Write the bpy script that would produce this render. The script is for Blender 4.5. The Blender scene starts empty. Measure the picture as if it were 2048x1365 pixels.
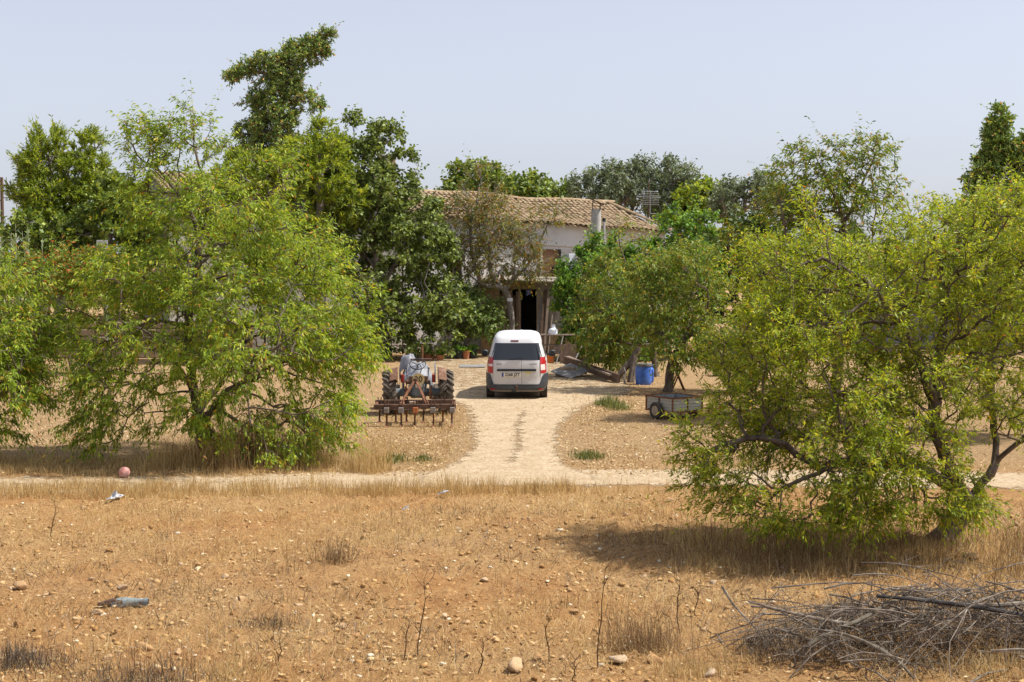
import bpy, math, random
import numpy as np
from mathutils import Vector, Matrix

# ------------------------------------------------------------------ camera, sky, sun, exposure
SC = bpy.context.scene
COL = SC.collection
F = 2844.4            # focal length in photograph pixels (2048 wide)
CAMH = 3.8
PITCH = math.atan(158.5 / F)
cam_d = bpy.data.cameras.new('camera'); cam = bpy.data.objects.new('camera', cam_d); COL.objects.link(cam)
cam.location = (0, 0, CAMH); cam.rotation_euler = (math.pi/2 - PITCH, 0, 0)
cam_d.lens = 50; cam_d.sensor_width = 36; cam_d.clip_end = 3000; cam_d.clip_start = 0.1
SC.camera = cam

SUN_EL, SUN_AZ = math.radians(57), math.radians(90)   # azimuth clockwise from +Y (away from the camera)
W = bpy.data.worlds.new('World'); SC.world = W; W.use_nodes = True
wn = W.node_tree; wn.nodes.clear()
sky = wn.nodes.new('ShaderNodeTexSky'); sky.sky_type = 'NISHITA'; sky.sun_disc = False
sky.sun_elevation = SUN_EL; sky.sun_rotation = SUN_AZ
sky.air_density = 1.0; sky.dust_density = 1.5; sky.ozone_density = 1.5; sky.altitude = 60
hs = wn.nodes.new('ShaderNodeHueSaturation'); hs.inputs['Saturation'].default_value = 0.40
tint = wn.nodes.new('ShaderNodeMix'); tint.data_type = 'RGBA'; tint.blend_type = 'MULTIPLY'
tint.inputs[0].default_value = 1.0; tint.inputs[7].default_value = (0.985, 0.98, 1.05, 1)
bg = wn.nodes.new('ShaderNodeBackground'); bg.inputs[1].default_value = 0.094
wo = wn.nodes.new('ShaderNodeOutputWorld')
wn.links.new(sky.outputs[0], hs.inputs['Color']); wn.links.new(hs.outputs[0], tint.inputs[6])
veil = wn.nodes.new('ShaderNodeMix'); veil.data_type = 'RGBA'; veil.inputs[0].default_value = 0.38
veil.inputs[7].default_value = (3.75, 4.05, 4.85, 1)      # thin white haze, the same in every direction
wn.links.new(tint.outputs[2], veil.inputs[6]); wn.links.new(veil.outputs[2], bg.inputs[0]); wn.links.new(bg.outputs[0], wo.inputs[0])
sun_d = bpy.data.lights.new('sun', 'SUN'); sun = bpy.data.objects.new('sun', sun_d); COL.objects.link(sun)
sun_d.energy = 3.9; sun_d.angle = math.radians(1.6); sun_d.color = (1.0, 0.955, 0.88)
sdir = Vector((math.sin(SUN_AZ)*math.cos(SUN_EL), math.cos(SUN_AZ)*math.cos(SUN_EL), math.sin(SUN_EL)))
sun.rotation_euler = sdir.to_track_quat('Z', 'Y').to_euler(); sun.location = sdir * 60
SC.view_settings.view_transform = 'Standard'; SC.view_settings.look = 'None'
SC.view_settings.exposure = 0.82; SC.view_settings.gamma = 1.0
SC.render.engine = 'CYCLES'
SC.cycles.max_bounces = 6; SC.cycles.transparent_max_bounces = 12

# ------------------------------------------------------------------ pixel geometry
cp, sp = math.cos(PITCH), math.sin(PITCH)
def ray(px, py):
    x, y = (px - 1024) / F, (682.5 - py) / F
    return np.array([x, cp + y*sp, -sp + y*cp])
def P(px, py, Y):
    r = ray(px, py); return np.array([0, 0, CAMH]) + r * (Y / r[1])
def G(px, py, z=0.0):
    r = ray(px, py); return np.array([0, 0, CAMH]) + r * ((z - CAMH) / r[2])
def depth_of(py):
    return G(1024, py)[1]

# ------------------------------------------------------------------ noise helpers (numpy)
def vnoise2(x, y, seed=0):
    x = np.asarray(x, float); y = np.asarray(y, float)
    xi, yi = np.floor(x).astype(np.int64), np.floor(y).astype(np.int64)
    fx, fy = x - xi, y - yi
    fx = fx*fx*(3-2*fx); fy = fy*fy*(3-2*fy)
    def h(a, b):
        n = (a*374761393 + b*668265263 + seed*974711) & 0x7fffffff
        n = ((n ^ (n >> 13)) * 1274126177) & 0x7fffffff
        return ((n ^ (n >> 16)) & 0xffff) / 65535.0
    return (h(xi, yi)*(1-fx) + h(xi+1, yi)*fx)*(1-fy) + (h(xi, yi+1)*(1-fx) + h(xi+1, yi+1)*fx)*fy
def fbm2(x, y, seed=0, octs=4):
    s, a, t = 0, 0.5, 0
    for o in range(octs):
        s = s + a*vnoise2(np.asarray(x)*2**o, np.asarray(y)*2**o, seed+o*17); t += a; a *= 0.55
    return s/t
def ground_z(x, y):
    x = np.asarray(x, float); y = np.asarray(y, float)
    z = 0.10*(fbm2(x*0.16+50, y*0.16, 3, 2)-0.5)
    fld = np.clip((23.6 - y)/1.2, 0, 1)
    z = z + fld*0.10*(fbm2(x*0.9+9, y*1.1+4, 11, 3)-0.5)
    return z
def gz(x, y): return float(ground_z(x, y))

# ------------------------------------------------------------------ object helpers
def tag(o, label=None, cat=None, group=None, kind=None):
    if label: o['label'] = label
    if cat: o['category'] = cat
    if group: o['group'] = group
    if kind: o['kind'] = kind
    return o
def empty(name, loc=(0,0,0), rz=0.0, label=None, cat=None, group=None):
    o = bpy.data.objects.new(name, None); COL.objects.link(o); o.location = loc; o.rotation_euler = (0, 0, rz)
    o.empty_display_size = 0.2
    return tag(o, label, cat, group)
def link(name, me, parent=None, loc=None):
    o = bpy.data.objects.new(name, me); COL.objects.link(o)
    if parent is not None: o.parent = parent
    if loc is not None: o.location = loc
    return o
def copy_tree(o, parent=None):
    c = o.copy(); COL.objects.link(c)
    if parent is not None: c.parent = parent
    for ch in list(o.children): copy_tree(ch, c)
    return c
def np_mesh(name, V, faces, mat, attr=None, smooth=False, pattr=None):
    """faces: (M,k) int array or list of such arrays"""
    if not isinstance(faces, list): faces = [faces]
    faces = [f for f in faces if len(f)]
    me = bpy.data.meshes.new(name)
    V = np.ascontiguousarray(V, dtype=np.float32)
    me.vertices.add(len(V)); me.vertices.foreach_set('co', V.ravel())
    loops = np.concatenate([f.ravel() for f in faces]).astype(np.int32)
    tot = np.concatenate([np.full(len(f), f.shape[1], np.int32) for f in faces])
    start = np.concatenate([[0], np.cumsum(tot)[:-1]]).astype(np.int32)
    me.loops.add(len(loops)); me.loops.foreach_set('vertex_index', loops)
    me.polygons.add(len(tot)); me.polygons.foreach_set('loop_start', start)
    try: me.polygons.foreach_set('loop_total', tot)
    except Exception: pass
    if smooth: me.polygons.foreach_set('use_smooth', np.ones(len(tot), bool))
    me.update(calc_edges=True)
    if attr is not None:
        for k, a in attr.items():
            at = me.attributes.new(k, 'FLOAT', 'FACE'); at.data.foreach_set('value', np.ascontiguousarray(a, np.float32))
    if pattr is not None:
        for k, a in pattr.items():
            at = me.attributes.new(k, 'FLOAT', 'POINT'); at.data.foreach_set('value', np.ascontiguousarray(a, np.float32))
    if mat is not None: me.materials.append(mat)
    return me

class MB:
    """collects shapes; build() links them as ONE mesh object"""
    def __init__(s): s.v = []; s.f = []
    def add(s, vs, fs, M=None):
        n = len(s.v)
        for p in vs: s.v.append(tuple(M @ Vector(p)) if M is not None else tuple(p))
        for f in fs: s.f.append(tuple(i+n for i in f))
        return s
    def box(s, c, d, M=None, rot=None, bev=0.0):
        hx, hy, hz = d[0]/2, d[1]/2, d[2]/2
        b = min(bev, hx*.9, hy*.9, hz*.9)
        vs, fs = [], []
        if b <= 0:
            vs = [(x, y, z) for x in (-hx, hx) for y in (-hy, hy) for z in (-hz, hz)]
            fs = [(0,1,3,2),(4,6,7,5),(0,4,5,1),(2,3,7,6),(0,2,6,4),(1,5,7,3)]
        else:
            idx = {}
            for sx in (-1,1):
                for sy in (-1,1):
                    for sz in (-1,1):
                        for a in range(3):
                            p = [sx*(hx-b), sy*(hy-b), sz*(hz-b)]
                            p[a] += (sx,sy,sz)[a]*b
                            idx[(sx,sy,sz,a)] = len(vs); vs.append(tuple(p))
            for a in range(3):
                o1, o2 = (a+1) % 3, (a+2) % 3
                for sg in (-1, 1):
                    q = []
                    for (u, w) in ((-1,-1),(1,-1),(1,1),(-1,1)):
                        k = [0,0,0]; k[a] = sg; k[o1] = u; k[o2] = w
                        q.append(idx[(k[0],k[1],k[2],a)])
                    fs.append(tuple(q if sg > 0 else q[::-1]))
            for a in range(3):
                o1, o2 = (a+1) % 3, (a+2) % 3
                for u in (-1, 1):
                    for w in (-1, 1):
                        k1 = [0,0,0]; k1[o1] = u; k1[o2] = w
                        A = list(k1); A[a] = -1; B = list(k1); B[a] = 1
                        q = (idx[(*A,o1)], idx[(*B,o1)], idx[(*B,o2)], idx[(*A,o2)])
                        fs.append(q if u*w < 0 else q[::-1])
            for sx in (-1,1):
                for sy in (-1,1):
                    for sz in (-1,1):
                        q = tuple(idx[(sx,sy,sz,a)] for a in range(3))
                        fs.append(q if sx*sy*sz > 0 else q[::-1])
        if rot is not None:
            R = rot if isinstance(rot, Matrix) else Matrix.Rotation(rot, 4, 'Z')
            vs = [tuple(R @ Vector(p)) for p in vs]
        vs = [(p[0]+c[0], p[1]+c[1], p[2]+c[2]) for p in vs]
        return s.add(vs, fs, M)
    def beam(s, a, b, w, h, up=(0,0,1)):
        a, b = Vector(a), Vector(b); d = b-a; L = d.length; d.normalize()
        u = Vector(up); sx = d.cross(u)
        if sx.length < 1e-3: sx = d.cross(Vector((1,0,0)))
        sx.normalize(); u = sx.cross(d)
        M = Matrix(((sx.x, d.x, u.x, 0),(sx.y, d.y, u.y, 0),(sx.z, d.z, u.z, 0),(0,0,0,1)))
        m = (a+b)/2
        return s.box(m, (w, L, h), rot=M)
    def tube(s, pts, r, n=8, cap=True):
        pts = [Vector(p) for p in pts]; m = len(pts)
        rr = r if hasattr(r, '__len__') else [r]*m
        base = len(s.v); ref = None
        for i, p in enumerate(pts):
            t = (pts[min(i+1, m-1)] - pts[max(i-1, 0)]).normalized()
            if ref is None:
                ref = Vector((0,0,1)) if abs(t.z) < 0.9 else Vector((1,0,0))
            u = (ref - t*ref.dot(t))
            if u.length < 1e-4: u = t.orthogonal()
            u.normalize(); ref = u; w = t.cross(u)
            for k in range(n):
                a = 2*math.pi*k/n
                s.v.append(tuple(p + (u*math.cos(a) + w*math.sin(a))*rr[i]))
        for i in range(m-1):
            for k in range(n):
                a, b = base+i*n+k, base+i*n+(k+1) % n
                s.f.append((a, b, b+n, a+n))
        if cap:
            s.f.append(tuple(base+k for k in range(n))[::-1]); s.f.append(tuple(base+(m-1)*n+k for k in range(n)))
        return s
    def lathe(s, prof, n=24, M=None, close=True):
        """prof: [(r,z)...] about z"""
        vs, fs = [], []
        for (r, z) in prof:
            for k in range(n):
                a = 2*math.pi*k/n; vs.append((r*math.cos(a), r*math.sin(a), z))
        for i in range(len(prof)-1):
            for k in range(n):
                a, b = i*n+k, i*n+(k+1) % n; fs.append((a, b, b+n, a+n))
        if close:
            fs.append(tuple(range(n))[::-1]); m = (len(prof)-1)*n; fs.append(tuple(m+k for k in range(n)))
        return s.add(vs, fs, M)
    def prism(s, poly, y0, y1, M=None):
        """polygon in (x,z) extruded along y"""
        n = len(poly)
        vs = [(x, y0, z) for x, z in poly] + [(x, y1, z) for x, z in poly]
        fs = [tuple(range(n)), tuple(range(2*n-1, n-1, -1))]
        for k in range(n): fs.append((k, k+n, (k+1) % n + n, (k+1) % n))
        return s.add(vs, fs, M)
    def grid(s, fn, nu, nv):
        b = len(s.v)
        for i in range(nu+1):
            for j in range(nv+1): s.v.append(tuple(fn(i/nu, j/nv)))
        for i in range(nu):
            for j in range(nv):
                a = b+i*(nv+1)+j; s.f.append((a, a+nv+1, a+nv+2, a+1))
        return s
    def slab(s, fn, nu, nv, off):
        """a curved sheet fn(u,v) with thickness vector off"""
        off = Vector(off)
        b = len(s.v); k = (nu+1)*(nv+1)
        for lay in (0, 1):
            for i in range(nu+1):
                for j in range(nv+1): s.v.append(tuple(Vector(fn(i/nu, j/nv)) + off*lay))
        id_ = lambda i, j, l: b + l*k + i*(nv+1) + j
        for i in range(nu):
            for j in range(nv):
                s.f.append((id_(i,j,0), id_(i,j+1,0), id_(i+1,j+1,0), id_(i+1,j,0)))
                s.f.append((id_(i,j,1), id_(i+1,j,1), id_(i+1,j+1,1), id_(i,j+1,1)))
        for i in range(nu):
            s.f.append((id_(i,0,0), id_(i+1,0,0), id_(i+1,0,1), id_(i,0,1)))
            s.f.append((id_(i,nv,0), id_(i,nv,1), id_(i+1,nv,1), id_(i+1,nv,0)))
        for j in range(nv):
            s.f.append((id_(0,j,0), id_(0,j,1), id_(0,j+1,1), id_(0,j+1,0)))
            s.f.append((id_(nu,j,0), id_(nu,j+1,0), id_(nu,j+1,1), id_(nu,j,1)))
        return s
    def mesh(s, name, mat, smooth=False):
        me = bpy.data.meshes.new(name); me.from_pydata(s.v, [], s.f)
        import bmesh
        bm = bmesh.new(); bm.from_mesh(me); bmesh.ops.recalc_face_normals(bm, faces=bm.faces); bm.to_mesh(me); bm.free()
        if smooth:
            me.polygons.foreach_set('use_smooth', np.ones(len(me.polygons), bool))
            if smooth != 'all':
                try: me.set_sharp_from_angle(angle=math.radians(38))
                except Exception: pass
        me.materials.append(mat); me.update()
        return me
    def build(s, name, mat, parent=None, smooth=False, loc=None):
        return link(name, s.mesh(name, mat, smooth), parent, loc)

# ------------------------------------------------------------------ materials
def nodes_of(m):
    m.use_nodes = True; nt = m.node_tree; nt.nodes.clear(); return nt
def N(nt, t, **kw):
    n = nt.nodes.new(t)
    for k, v in kw.items(): setattr(n, k, v)
    return n
def ramp(nt, fac, stops):
    r = N(nt, 'ShaderNodeValToRGB'); e = r.color_ramp.elements
    while len(e) > 1: e.remove(e[-1])
    e[0].position = stops[0][0]; e[0].color = (*stops[0][1], 1)
    for p, c in stops[1:]:
        x = e.new(p); x.color = (*c, 1)
    nt.links.new(fac, r.inputs[0]); return r.outputs[0]
def noise(nt, scale, detail=4, rough=0.55, co=None, dist=0.0):
    n = N(nt, 'ShaderNodeTexNoise'); n.inputs['Scale'].default_value = scale
    n.inputs['Detail'].default_value = detail; n.inputs['Roughness'].default_value = rough
    n.inputs['Distortion'].default_value = dist
    if co is not None: nt.links.new(co, n.inputs['Vector'])
    return n.outputs['Fac']
def mixc(nt, f, a, b, mode='MIX'):
    m = N(nt, 'ShaderNodeMix', data_type='RGBA', blend_type=mode)
    for s, i in ((f, 0), (a, 6), (b, 7)):
        if isinstance(s, (int, float)): m.inputs[i].default_value = s
        elif isinstance(s, tuple): m.inputs[i].default_value = (*s, 1) if len(s) == 3 else s
        else: nt.links.new(s, m.inputs[i])
    return m.outputs[2]
def coords(nt, kind='Object'):
    return N(nt, 'ShaderNodeTexCoord').outputs[kind]
def finish(nt, col, rough=0.6, metal=0.0, bump=None, bstr=0.3, bdist=0.02, spec=0.4):
    b = N(nt, 'ShaderNodeBsdfPrincipled'); o = N(nt, 'ShaderNodeOutputMaterial')
    if isinstance(col, tuple): b.inputs['Base Color'].default_value = (*col, 1)
    else: nt.links.new(col, b.inputs['Base Color'])
    if isinstance(rough, (int, float)): b.inputs['Roughness'].default_value = rough
    else: nt.links.new(rough, b.inputs['Roughness'])
    b.inputs['Metallic'].default_value = metal; b.inputs['Specular IOR Level'].default_value = spec
    if bump is not None:
        bn = N(nt, 'ShaderNodeBump'); bn.inputs['Strength'].default_value = bstr; bn.inputs['Distance'].default_value = bdist
        nt.links.new(bump, bn.inputs['Height']); nt.links.new(bn.outputs[0], b.inputs['Normal'])
    nt.links.new(b.outputs[0], o.inputs[0]); return b
def surf(name, c1, c2=None, scale=6.0, rough=0.7, metal=0.0, bstr=0.2, c3=None, stretch=None, spec=0.35, lo=0.35, hi=0.68):
    """noise mottled surface between two or three colours, with fine relief"""
    m = bpy.data.materials.new(name); nt = nodes_of(m)
    co = coords(nt)
    if stretch:
        mp = N(nt, 'ShaderNodeMapping'); mp.inputs['Scale'].default_value = stretch; nt.links.new(co, mp.inputs[0]); co = mp.outputs[0]
    f = noise(nt, scale, 6, 0.62, co)
    c2 = c2 or tuple(x*0.72 for x in c1)
    st = [(lo, c1), (hi, c2)] if c3 is None else [(lo, c1), ((lo+hi)/2, c2), (hi+.08, c3)]
    col = ramp(nt, f, st)
    finish(nt, col, rough, metal, noise(nt, scale*6, 4, 0.6, co), bstr, 0.01, spec)
    return m
def leafmat(name, stops, trans=0.42, tcol=(1.25, 1.15, 0.45), rough=0.5, spec=0.3):
    m = bpy.data.materials.new(name); nt = nodes_of(m)
    a = N(nt, 'ShaderNodeAttribute', attribute_name='rnd').outputs['Fac']
    col = ramp(nt, a, stops)
    b = N(nt, 'ShaderNodeBsdfPrincipled'); nt.links.new(col, b.inputs['Base Color'])
    b.inputs['Roughness'].default_value = rough; b.inputs['Specular IOR Level'].default_value = spec
    t = N(nt, 'ShaderNodeBsdfTranslucent')
    nt.links.new(mixc(nt, 1.0, col, tcol, 'MULTIPLY'), t.inputs[0])
    mx = N(nt, 'ShaderNodeMixShader'); mx.inputs[0].default_value = trans
    o = N(nt, 'ShaderNodeOutputMaterial')
    nt.links.new(b.outputs[0], mx.inputs[1]); nt.links.new(t.outputs[0], mx.inputs[2]); nt.links.new(mx.outputs[0], o.inputs[0])
    return m
def attrmat(name, stops, rough=0.8, attr='rnd', bscale=60.0, bstr=0.3):
    m = bpy.data.materials.new(name); nt = nodes_of(m)
    a = N(nt, 'ShaderNodeAttribute', attribute_name=attr).outputs['Fac']
    co = coords(nt)
    col = ramp(nt, a, stops)
    col = mixc(nt, 0.35, col, ramp(nt, noise(nt, bscale*.35, 4, .6, co), [(0.3, (0.45,0.42,0.4)), (0.7, (1,1,1))]), 'MULTIPLY')
    finish(nt, col, rough, 0, noise(nt, bscale, 4, 0.6, co), bstr, 0.01, 0.2)
    return m

# ------------------------------------------------------------------ ground
def soil_colour(nt, co):
    n1 = noise(nt, 0.35, 5, 0.6, co); n2 = noise(nt, 3.2, 6, 0.65, co); n3 = noise(nt, 22, 6, 0.75, co); n4 = noise(nt, 80, 4, 0.7, co)
    base = ramp(nt, n2, [(0.25, (0.318, 0.143, 0.050)), (0.5, (0.477, 0.240, 0.087)), (0.75, (0.602, 0.364, 0.158))])
    straw = ramp(nt, n3, [(0.35, (0.359, 0.213, 0.092)), (0.65, (0.669, 0.483, 0.242))])
    c = mixc(nt, ramp(nt, n1, [(0.38, (0.10,)*3), (0.68, (0.7,)*3)]), base, straw)
    # beyond the track the earth is paler and browner: litter over trodden ground
    sep = N(nt, 'ShaderNodeSeparateXYZ'); nt.links.new(co, sep.inputs[0])
    mr = N(nt, 'ShaderNodeMapRange'); mr.inputs[1].default_value = 24.5; mr.inputs[2].default_value = 27.5; nt.links.new(sep.outputs[1], mr.inputs[0])
    litter = ramp(nt, n3, [(0.34, (0.226, 0.145, 0.080)), (0.52, (0.427, 0.298, 0.162)), (0.70, (0.618, 0.465, 0.276))])
    mm = N(nt, 'ShaderNodeMath', operation='MULTIPLY'); nt.links.new(mr.outputs[0], mm.inputs[0]); mm.inputs[1].default_value = 0.72
    c = mixc(nt, mm.outputs[0], c, litter)
    c = mixc(nt, ramp(nt, n3, [(0.30, (0.85,)*3), (0.53, (0,)*3)]), c, (0.209, 0.098, 0.040))
    c = mixc(nt, ramp(nt, n4, [(0.58, (0,)*3), (0.70, (0.75,)*3)]), c, (0.737, 0.567, 0.332))
    c = mixc(nt, ramp(nt, n4, [(0.30, (0.6,)*3), (0.42, (0,)*3)]), c, (0.167, 0.088, 0.046))
    return c, n3, n4
def mat_soil():
    m = bpy.data.materials.new('soil'); nt = nodes_of(m); co = coords(nt)
    c, n3, n4 = soil_colour(nt, co)
    bm = N(nt, 'ShaderNodeMath', operation='ADD'); nt.links.new(n3, bm.inputs[0]); nt.links.new(n4, bm.inputs[1])
    finish(nt, c, 0.95, 0, bm.outputs[0], 0.9, 0.05, 0.1); return m
def mat_track():
    """pale packed earth that gives way to the field soil along its ragged edge"""
    m = bpy.data.materials.new('packed_earth'); nt = nodes_of(m); co = coords(nt)
    c, n3, n4 = soil_colour(nt, co)
    e = N(nt, 'ShaderNodeAttribute', attribute_name='edge').outputs['Fac']
    n2 = noise(nt, 2.4, 6, 0.7, co); n5 = noise(nt, 14, 5, 0.65, co)
    pale = ramp(nt, n2, [(0.3, (0.347, 0.253, 0.156)), (0.55, (0.451, 0.354, 0.235)), (0.8, (0.522, 0.436, 0.320))])
    pale = mixc(nt, ramp(nt, n5, [(0.36, (0.8,)*3), (0.56, (0,)*3)]), pale, (0.261, 0.175, 0.094))
    pale = mixc(nt, ramp(nt, n4, [(0.64, (0,)*3), (0.74, (0.6,)*3)]), pale, (0.608, 0.551, 0.461))
    # edge + noise -> blend
    ad = N(nt, 'ShaderNodeMath', operation='ADD'); nt.links.new(e, ad.inputs[0])
    ms = N(nt, 'ShaderNodeMath', operation='MULTIPLY_ADD'); nt.links.new(n2, ms.inputs[0]); ms.inputs[1].default_value = 1.3; ms.inputs[2].default_value = -0.68
    nt.links.new(ms.outputs[0], ad.inputs[1])
    ad2 = N(nt, 'ShaderNodeMath', operation='ADD'); nt.links.new(ad.outputs[0], ad2.inputs[0])
    ms2 = N(nt, 'ShaderNodeMath', operation='MULTIPLY_ADD'); nt.links.new(n5, ms2.inputs[0]); ms2.inputs[1].default_value = 1.1; ms2.inputs[2].default_value = -0.55
    nt.links.new(ms2.outputs[0], ad2.inputs[1])
    f = ramp(nt, ad2.outputs[0], [(0.28, (0,)*3), (0.62, (1,)*3)])
    pb = finish(nt, pale, 0.95, 0, n5, 0.5, 0.03, 0.1)
    out = [n for n in nt.nodes if n.type == 'OUTPUT_MATERIAL'][0]; tr = N(nt, 'ShaderNodeBsdfTransparent'); mx = N(nt, 'ShaderNodeMixShader')
    nt.links.new(f, mx.inputs[0]); nt.links.new(tr.outputs[0], mx.inputs[1]); nt.links.new(pb.outputs[0], mx.inputs[2]); nt.links.new(mx.outputs[0], out.inputs[0]); return m
SOIL = mat_soil(); TRACK = mat_track()

def grid_mesh(name, xs, ys, zfun, mat, edge=None):
    X, Y = np.meshgrid(xs, ys, indexing='xy'); Z = zfun(X, Y)
    V = np.stack([X.ravel(), Y.ravel(), Z.ravel()], 1); nx, ny = len(xs), len(ys)
    i = np.arange(nx-1); j = np.arange(ny-1); I, J = np.meshgrid(i, j)
    a = (J*nx + I).ravel(); Fc = np.stack([a, a+1, a+nx+1, a+nx], 1)
    pa = None
    if edge is not None:
        E = edge(X, Y).ravel(); pa = {'edge': E}
        keep = (E[Fc].max(1) > 0.01); Fc = Fc[keep]
        used = np.zeros(len(V), bool); used[Fc.ravel()] = True
        rm = np.cumsum(used)-1; V = V[used]; Fc = rm[Fc]; pa = {'edge': E[used]}
    return np_mesh(name, V, Fc, mat, smooth=True, pattr=pa)

def fine(X, Y):
    z = ground_z(X, Y)
    tilled = np.clip((24.2 - Y)/1.5, 0, 1)
    f = fbm2(X*5.2, Y*5.2, 31, 4)
    z = z + (0.012 + 0.075*tilled)*(f-0.5) + 0.22*tilled*np.maximum(fbm2(X*8, Y*8, 57, 2)-0.60, 0)
    return z
def fan_ground():
    """one sheet whose columns spread with distance, so that its cells stay small where they show large"""
    us = np.concatenate([-np.geomspace(12, .47, 16), np.linspace(-.43, .43, 300), np.geomspace(.47, 12, 16)])
    ys = np.concatenate([np.linspace(-60, 8, 6), np.geomspace(12.2, 25, 190), np.geomspace(25.2, 75, 100), np.geomspace(78, 1600, 22)])
    U, Y = np.meshgrid(us, ys, indexing='xy'); X = U*np.maximum(Y, 11.0); Z = fine(X, Y)
    V = np.stack([X.ravel(), Y.ravel(), Z.ravel()], 1); nx, ny = len(us), len(ys)
    I, J = np.meshgrid(np.arange(nx-1), np.arange(ny-1)); a = (J*nx + I).ravel()
    return np_mesh('ground', V, np.stack([a, a+1, a+nx+1, a+nx], 1), SOIL, smooth=True)
tag(link('ground', fan_ground()), 'stony ochre field soil with dry straw', 'ground', kind='structure')

# the cross track in front and the drive up to the yard: signed strength fields
def track_edge(X, Y):
    yc = 24.6 + 0.35*np.sin(X*0.25+1) + 0.018*X - 0.02*np.maximum(X-2, 0)
    d = np.abs(Y - yc)
    e = np.clip((1.25 - d)/0.7, 0, 1)
    strip = np.clip(1 - np.abs(Y-yc-0.1)/0.28, 0, 1)*(fbm2(X*0.8, Y*2, 5, 2))
    left = np.clip((X + 6.5)/3.0, 0.5, 1)
    return e*(0.5+0.5*left) - strip*0.5*(X < -0.5)
drive_pts = [(23.8, -1.9, 1.9), (25.2, -1.75, 1.55), (26.5, -1.25, 1.15), (29, -0.95, 1.1), (33, -1.15, 1.3), (37, -1.5, 2.2), (42, -3.0, 4.0), (47, -4.2, 4.2), (53, -4.5, 3.5), (57, -3.0, 2.5)]
dy_, dl_, dr_ = (np.array([q[i] for q in drive_pts]) for i in range(3))
def drive_edge(X, Y):
    l = np.interp(Y, dy_, dl_); r = np.interp(Y, dy_, dr_)
    s = 0.35 + 0.02*(Y-24)
    e = np.clip(np.minimum(X-l, r-X)/s, 0, 1)
    e = e*np.clip((Y-23.6)/0.8, 0, 1)*np.clip((57-Y)/2, 0, 1)
    mid = np.clip(1-np.abs(X-(l+r)/2-0.05)/0.28, 0, 1)*np.clip((Y-25.6)/1.5, 0, 1)*np.clip((37-Y)/2, 0, 1)
    yard = np.clip((Y-38)/6, 0, 1)
    return e*(1-0.50*yard) - 0.58*mid*(e > 0)
tx = np.linspace(-14, 14, 300); ty = np.linspace(22.6, 27, 60)
tag(link('dirt_track', grid_mesh('dirt_track', tx, ty, lambda X, Y: fine(X, Y)+0.010, TRACK, track_edge)), 'pale dirt track running across in front of the drive', 'track', kind='structure')
tx = np.linspace(-5.2, 4.8, 110); ty = np.linspace(23.4, 58, 200)
tag(link('driveway', grid_mesh('driveway', tx, ty, lambda X, Y: fine(X, Y)+0.014, TRACK, drive_edge)), 'pale dirt drive with two wheel ruts up to the yard', 'driveway', kind='structure')
# ------------------------------------------------------------------ trees
def unit(v): return v / np.maximum(np.linalg.norm(v, axis=-1, keepdims=True), 1e-9)
def resample(pl, seg):
    pl = np.asarray(pl, float); d = np.r_[0, np.cumsum(np.linalg.norm(np.diff(pl, axis=0), axis=1))]
    n = max(2, int(d[-1]/seg)+1); t = np.linspace(0, d[-1], n)
    # smooth the corners a little with a Catmull style blend
    out = np.stack([np.interp(t, d, pl[:, k]) for k in range(3)], 1)
    for _ in range(2):
        o = out.copy(); out[1:-1] = 0.25*o[:-2] + 0.5*o[1:-1] + 0.25*o[2:]
    return out
def skeleton(limbs, pts, rng, seg, alpha, jit=0.10, arc=0.06):
    nodes, par, path = [], [], []
    for li, pl in enumerate(limbs):
        q = resample(pl, seg)
        if li == 0: prev = -1; start = 0; base = 0.0
        else:
            A = np.array(nodes); prev = int(np.argmin(((A-q[0])**2).sum(1))); start = 0; base = path[prev]
            if ((A[prev]-q[0])**2).sum() < (0.4*seg)**2: start = 1
        for k in range(start, len(q)):
            p = q[k] + (rng.normal(0, seg*0.07, 3) if k else 0)
            L = 0 if prev < 0 else np.linalg.norm(p-nodes[prev])
            nodes.append(p); par.append(prev); path.append(base + L*0.5); base = path[-1]; prev = len(nodes)-1
    n = len(pts); best = np.full(n, 1e9); bj = np.zeros(n, int)
    alive = np.ones(n, bool)
    def relax(j):
        d = np.sqrt(((pts-nodes[j])**2).sum(1)) + alpha*path[j]
        u = d < best; best[u] = d[u]; bj[u] = j
    for j in range(len(nodes)): relax(j)
    for _ in range(n):
        c = np.where(alive, best, 1e9); i = int(np.argmin(c))
        alive[i] = False; j = bj[i]; a = np.array(nodes[j]); b = pts[i]; D = np.linalg.norm(b-a)
        m = max(1, int(math.ceil(D/seg)))
        off = rng.normal(0, 1, 3)*D*jit + np.array([0, 0, D*arc])
        prev = j
        for k in range(1, m+1):
            t = k/m; p = a + (b-a)*t + off*4*t*(1-t)*0.5 + (rng.normal(0, seg*0.08, 3) if k < m else 0)
            nodes.append(p); par.append(prev); path.append(path[prev] + np.linalg.norm(p-nodes[prev])); prev = len(nodes)-1; relax(prev)
    return np.array(nodes), np.array(par)
def radii(par, rtip, rbase, pw):
    n = len(par); cnt = np.ones(n)
    kids = np.zeros(n, int)
    for i in range(n-1, 0, -1):
        if par[i] >= 0: kids[par[i]] += 1
    w = np.where(kids == 0, 1.0, 0.02)
    for i in range(n-1, 0, -1):
        if par[i] >= 0: w[par[i]] += w[i]
    r = rtip * np.maximum(w, 1)**pw
    k = max(w[0], 2)
    r = rtip + (rbase-rtip)*((np.maximum(w, 1)-1)/(k-1))**pw
    return r, w, kids
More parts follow.
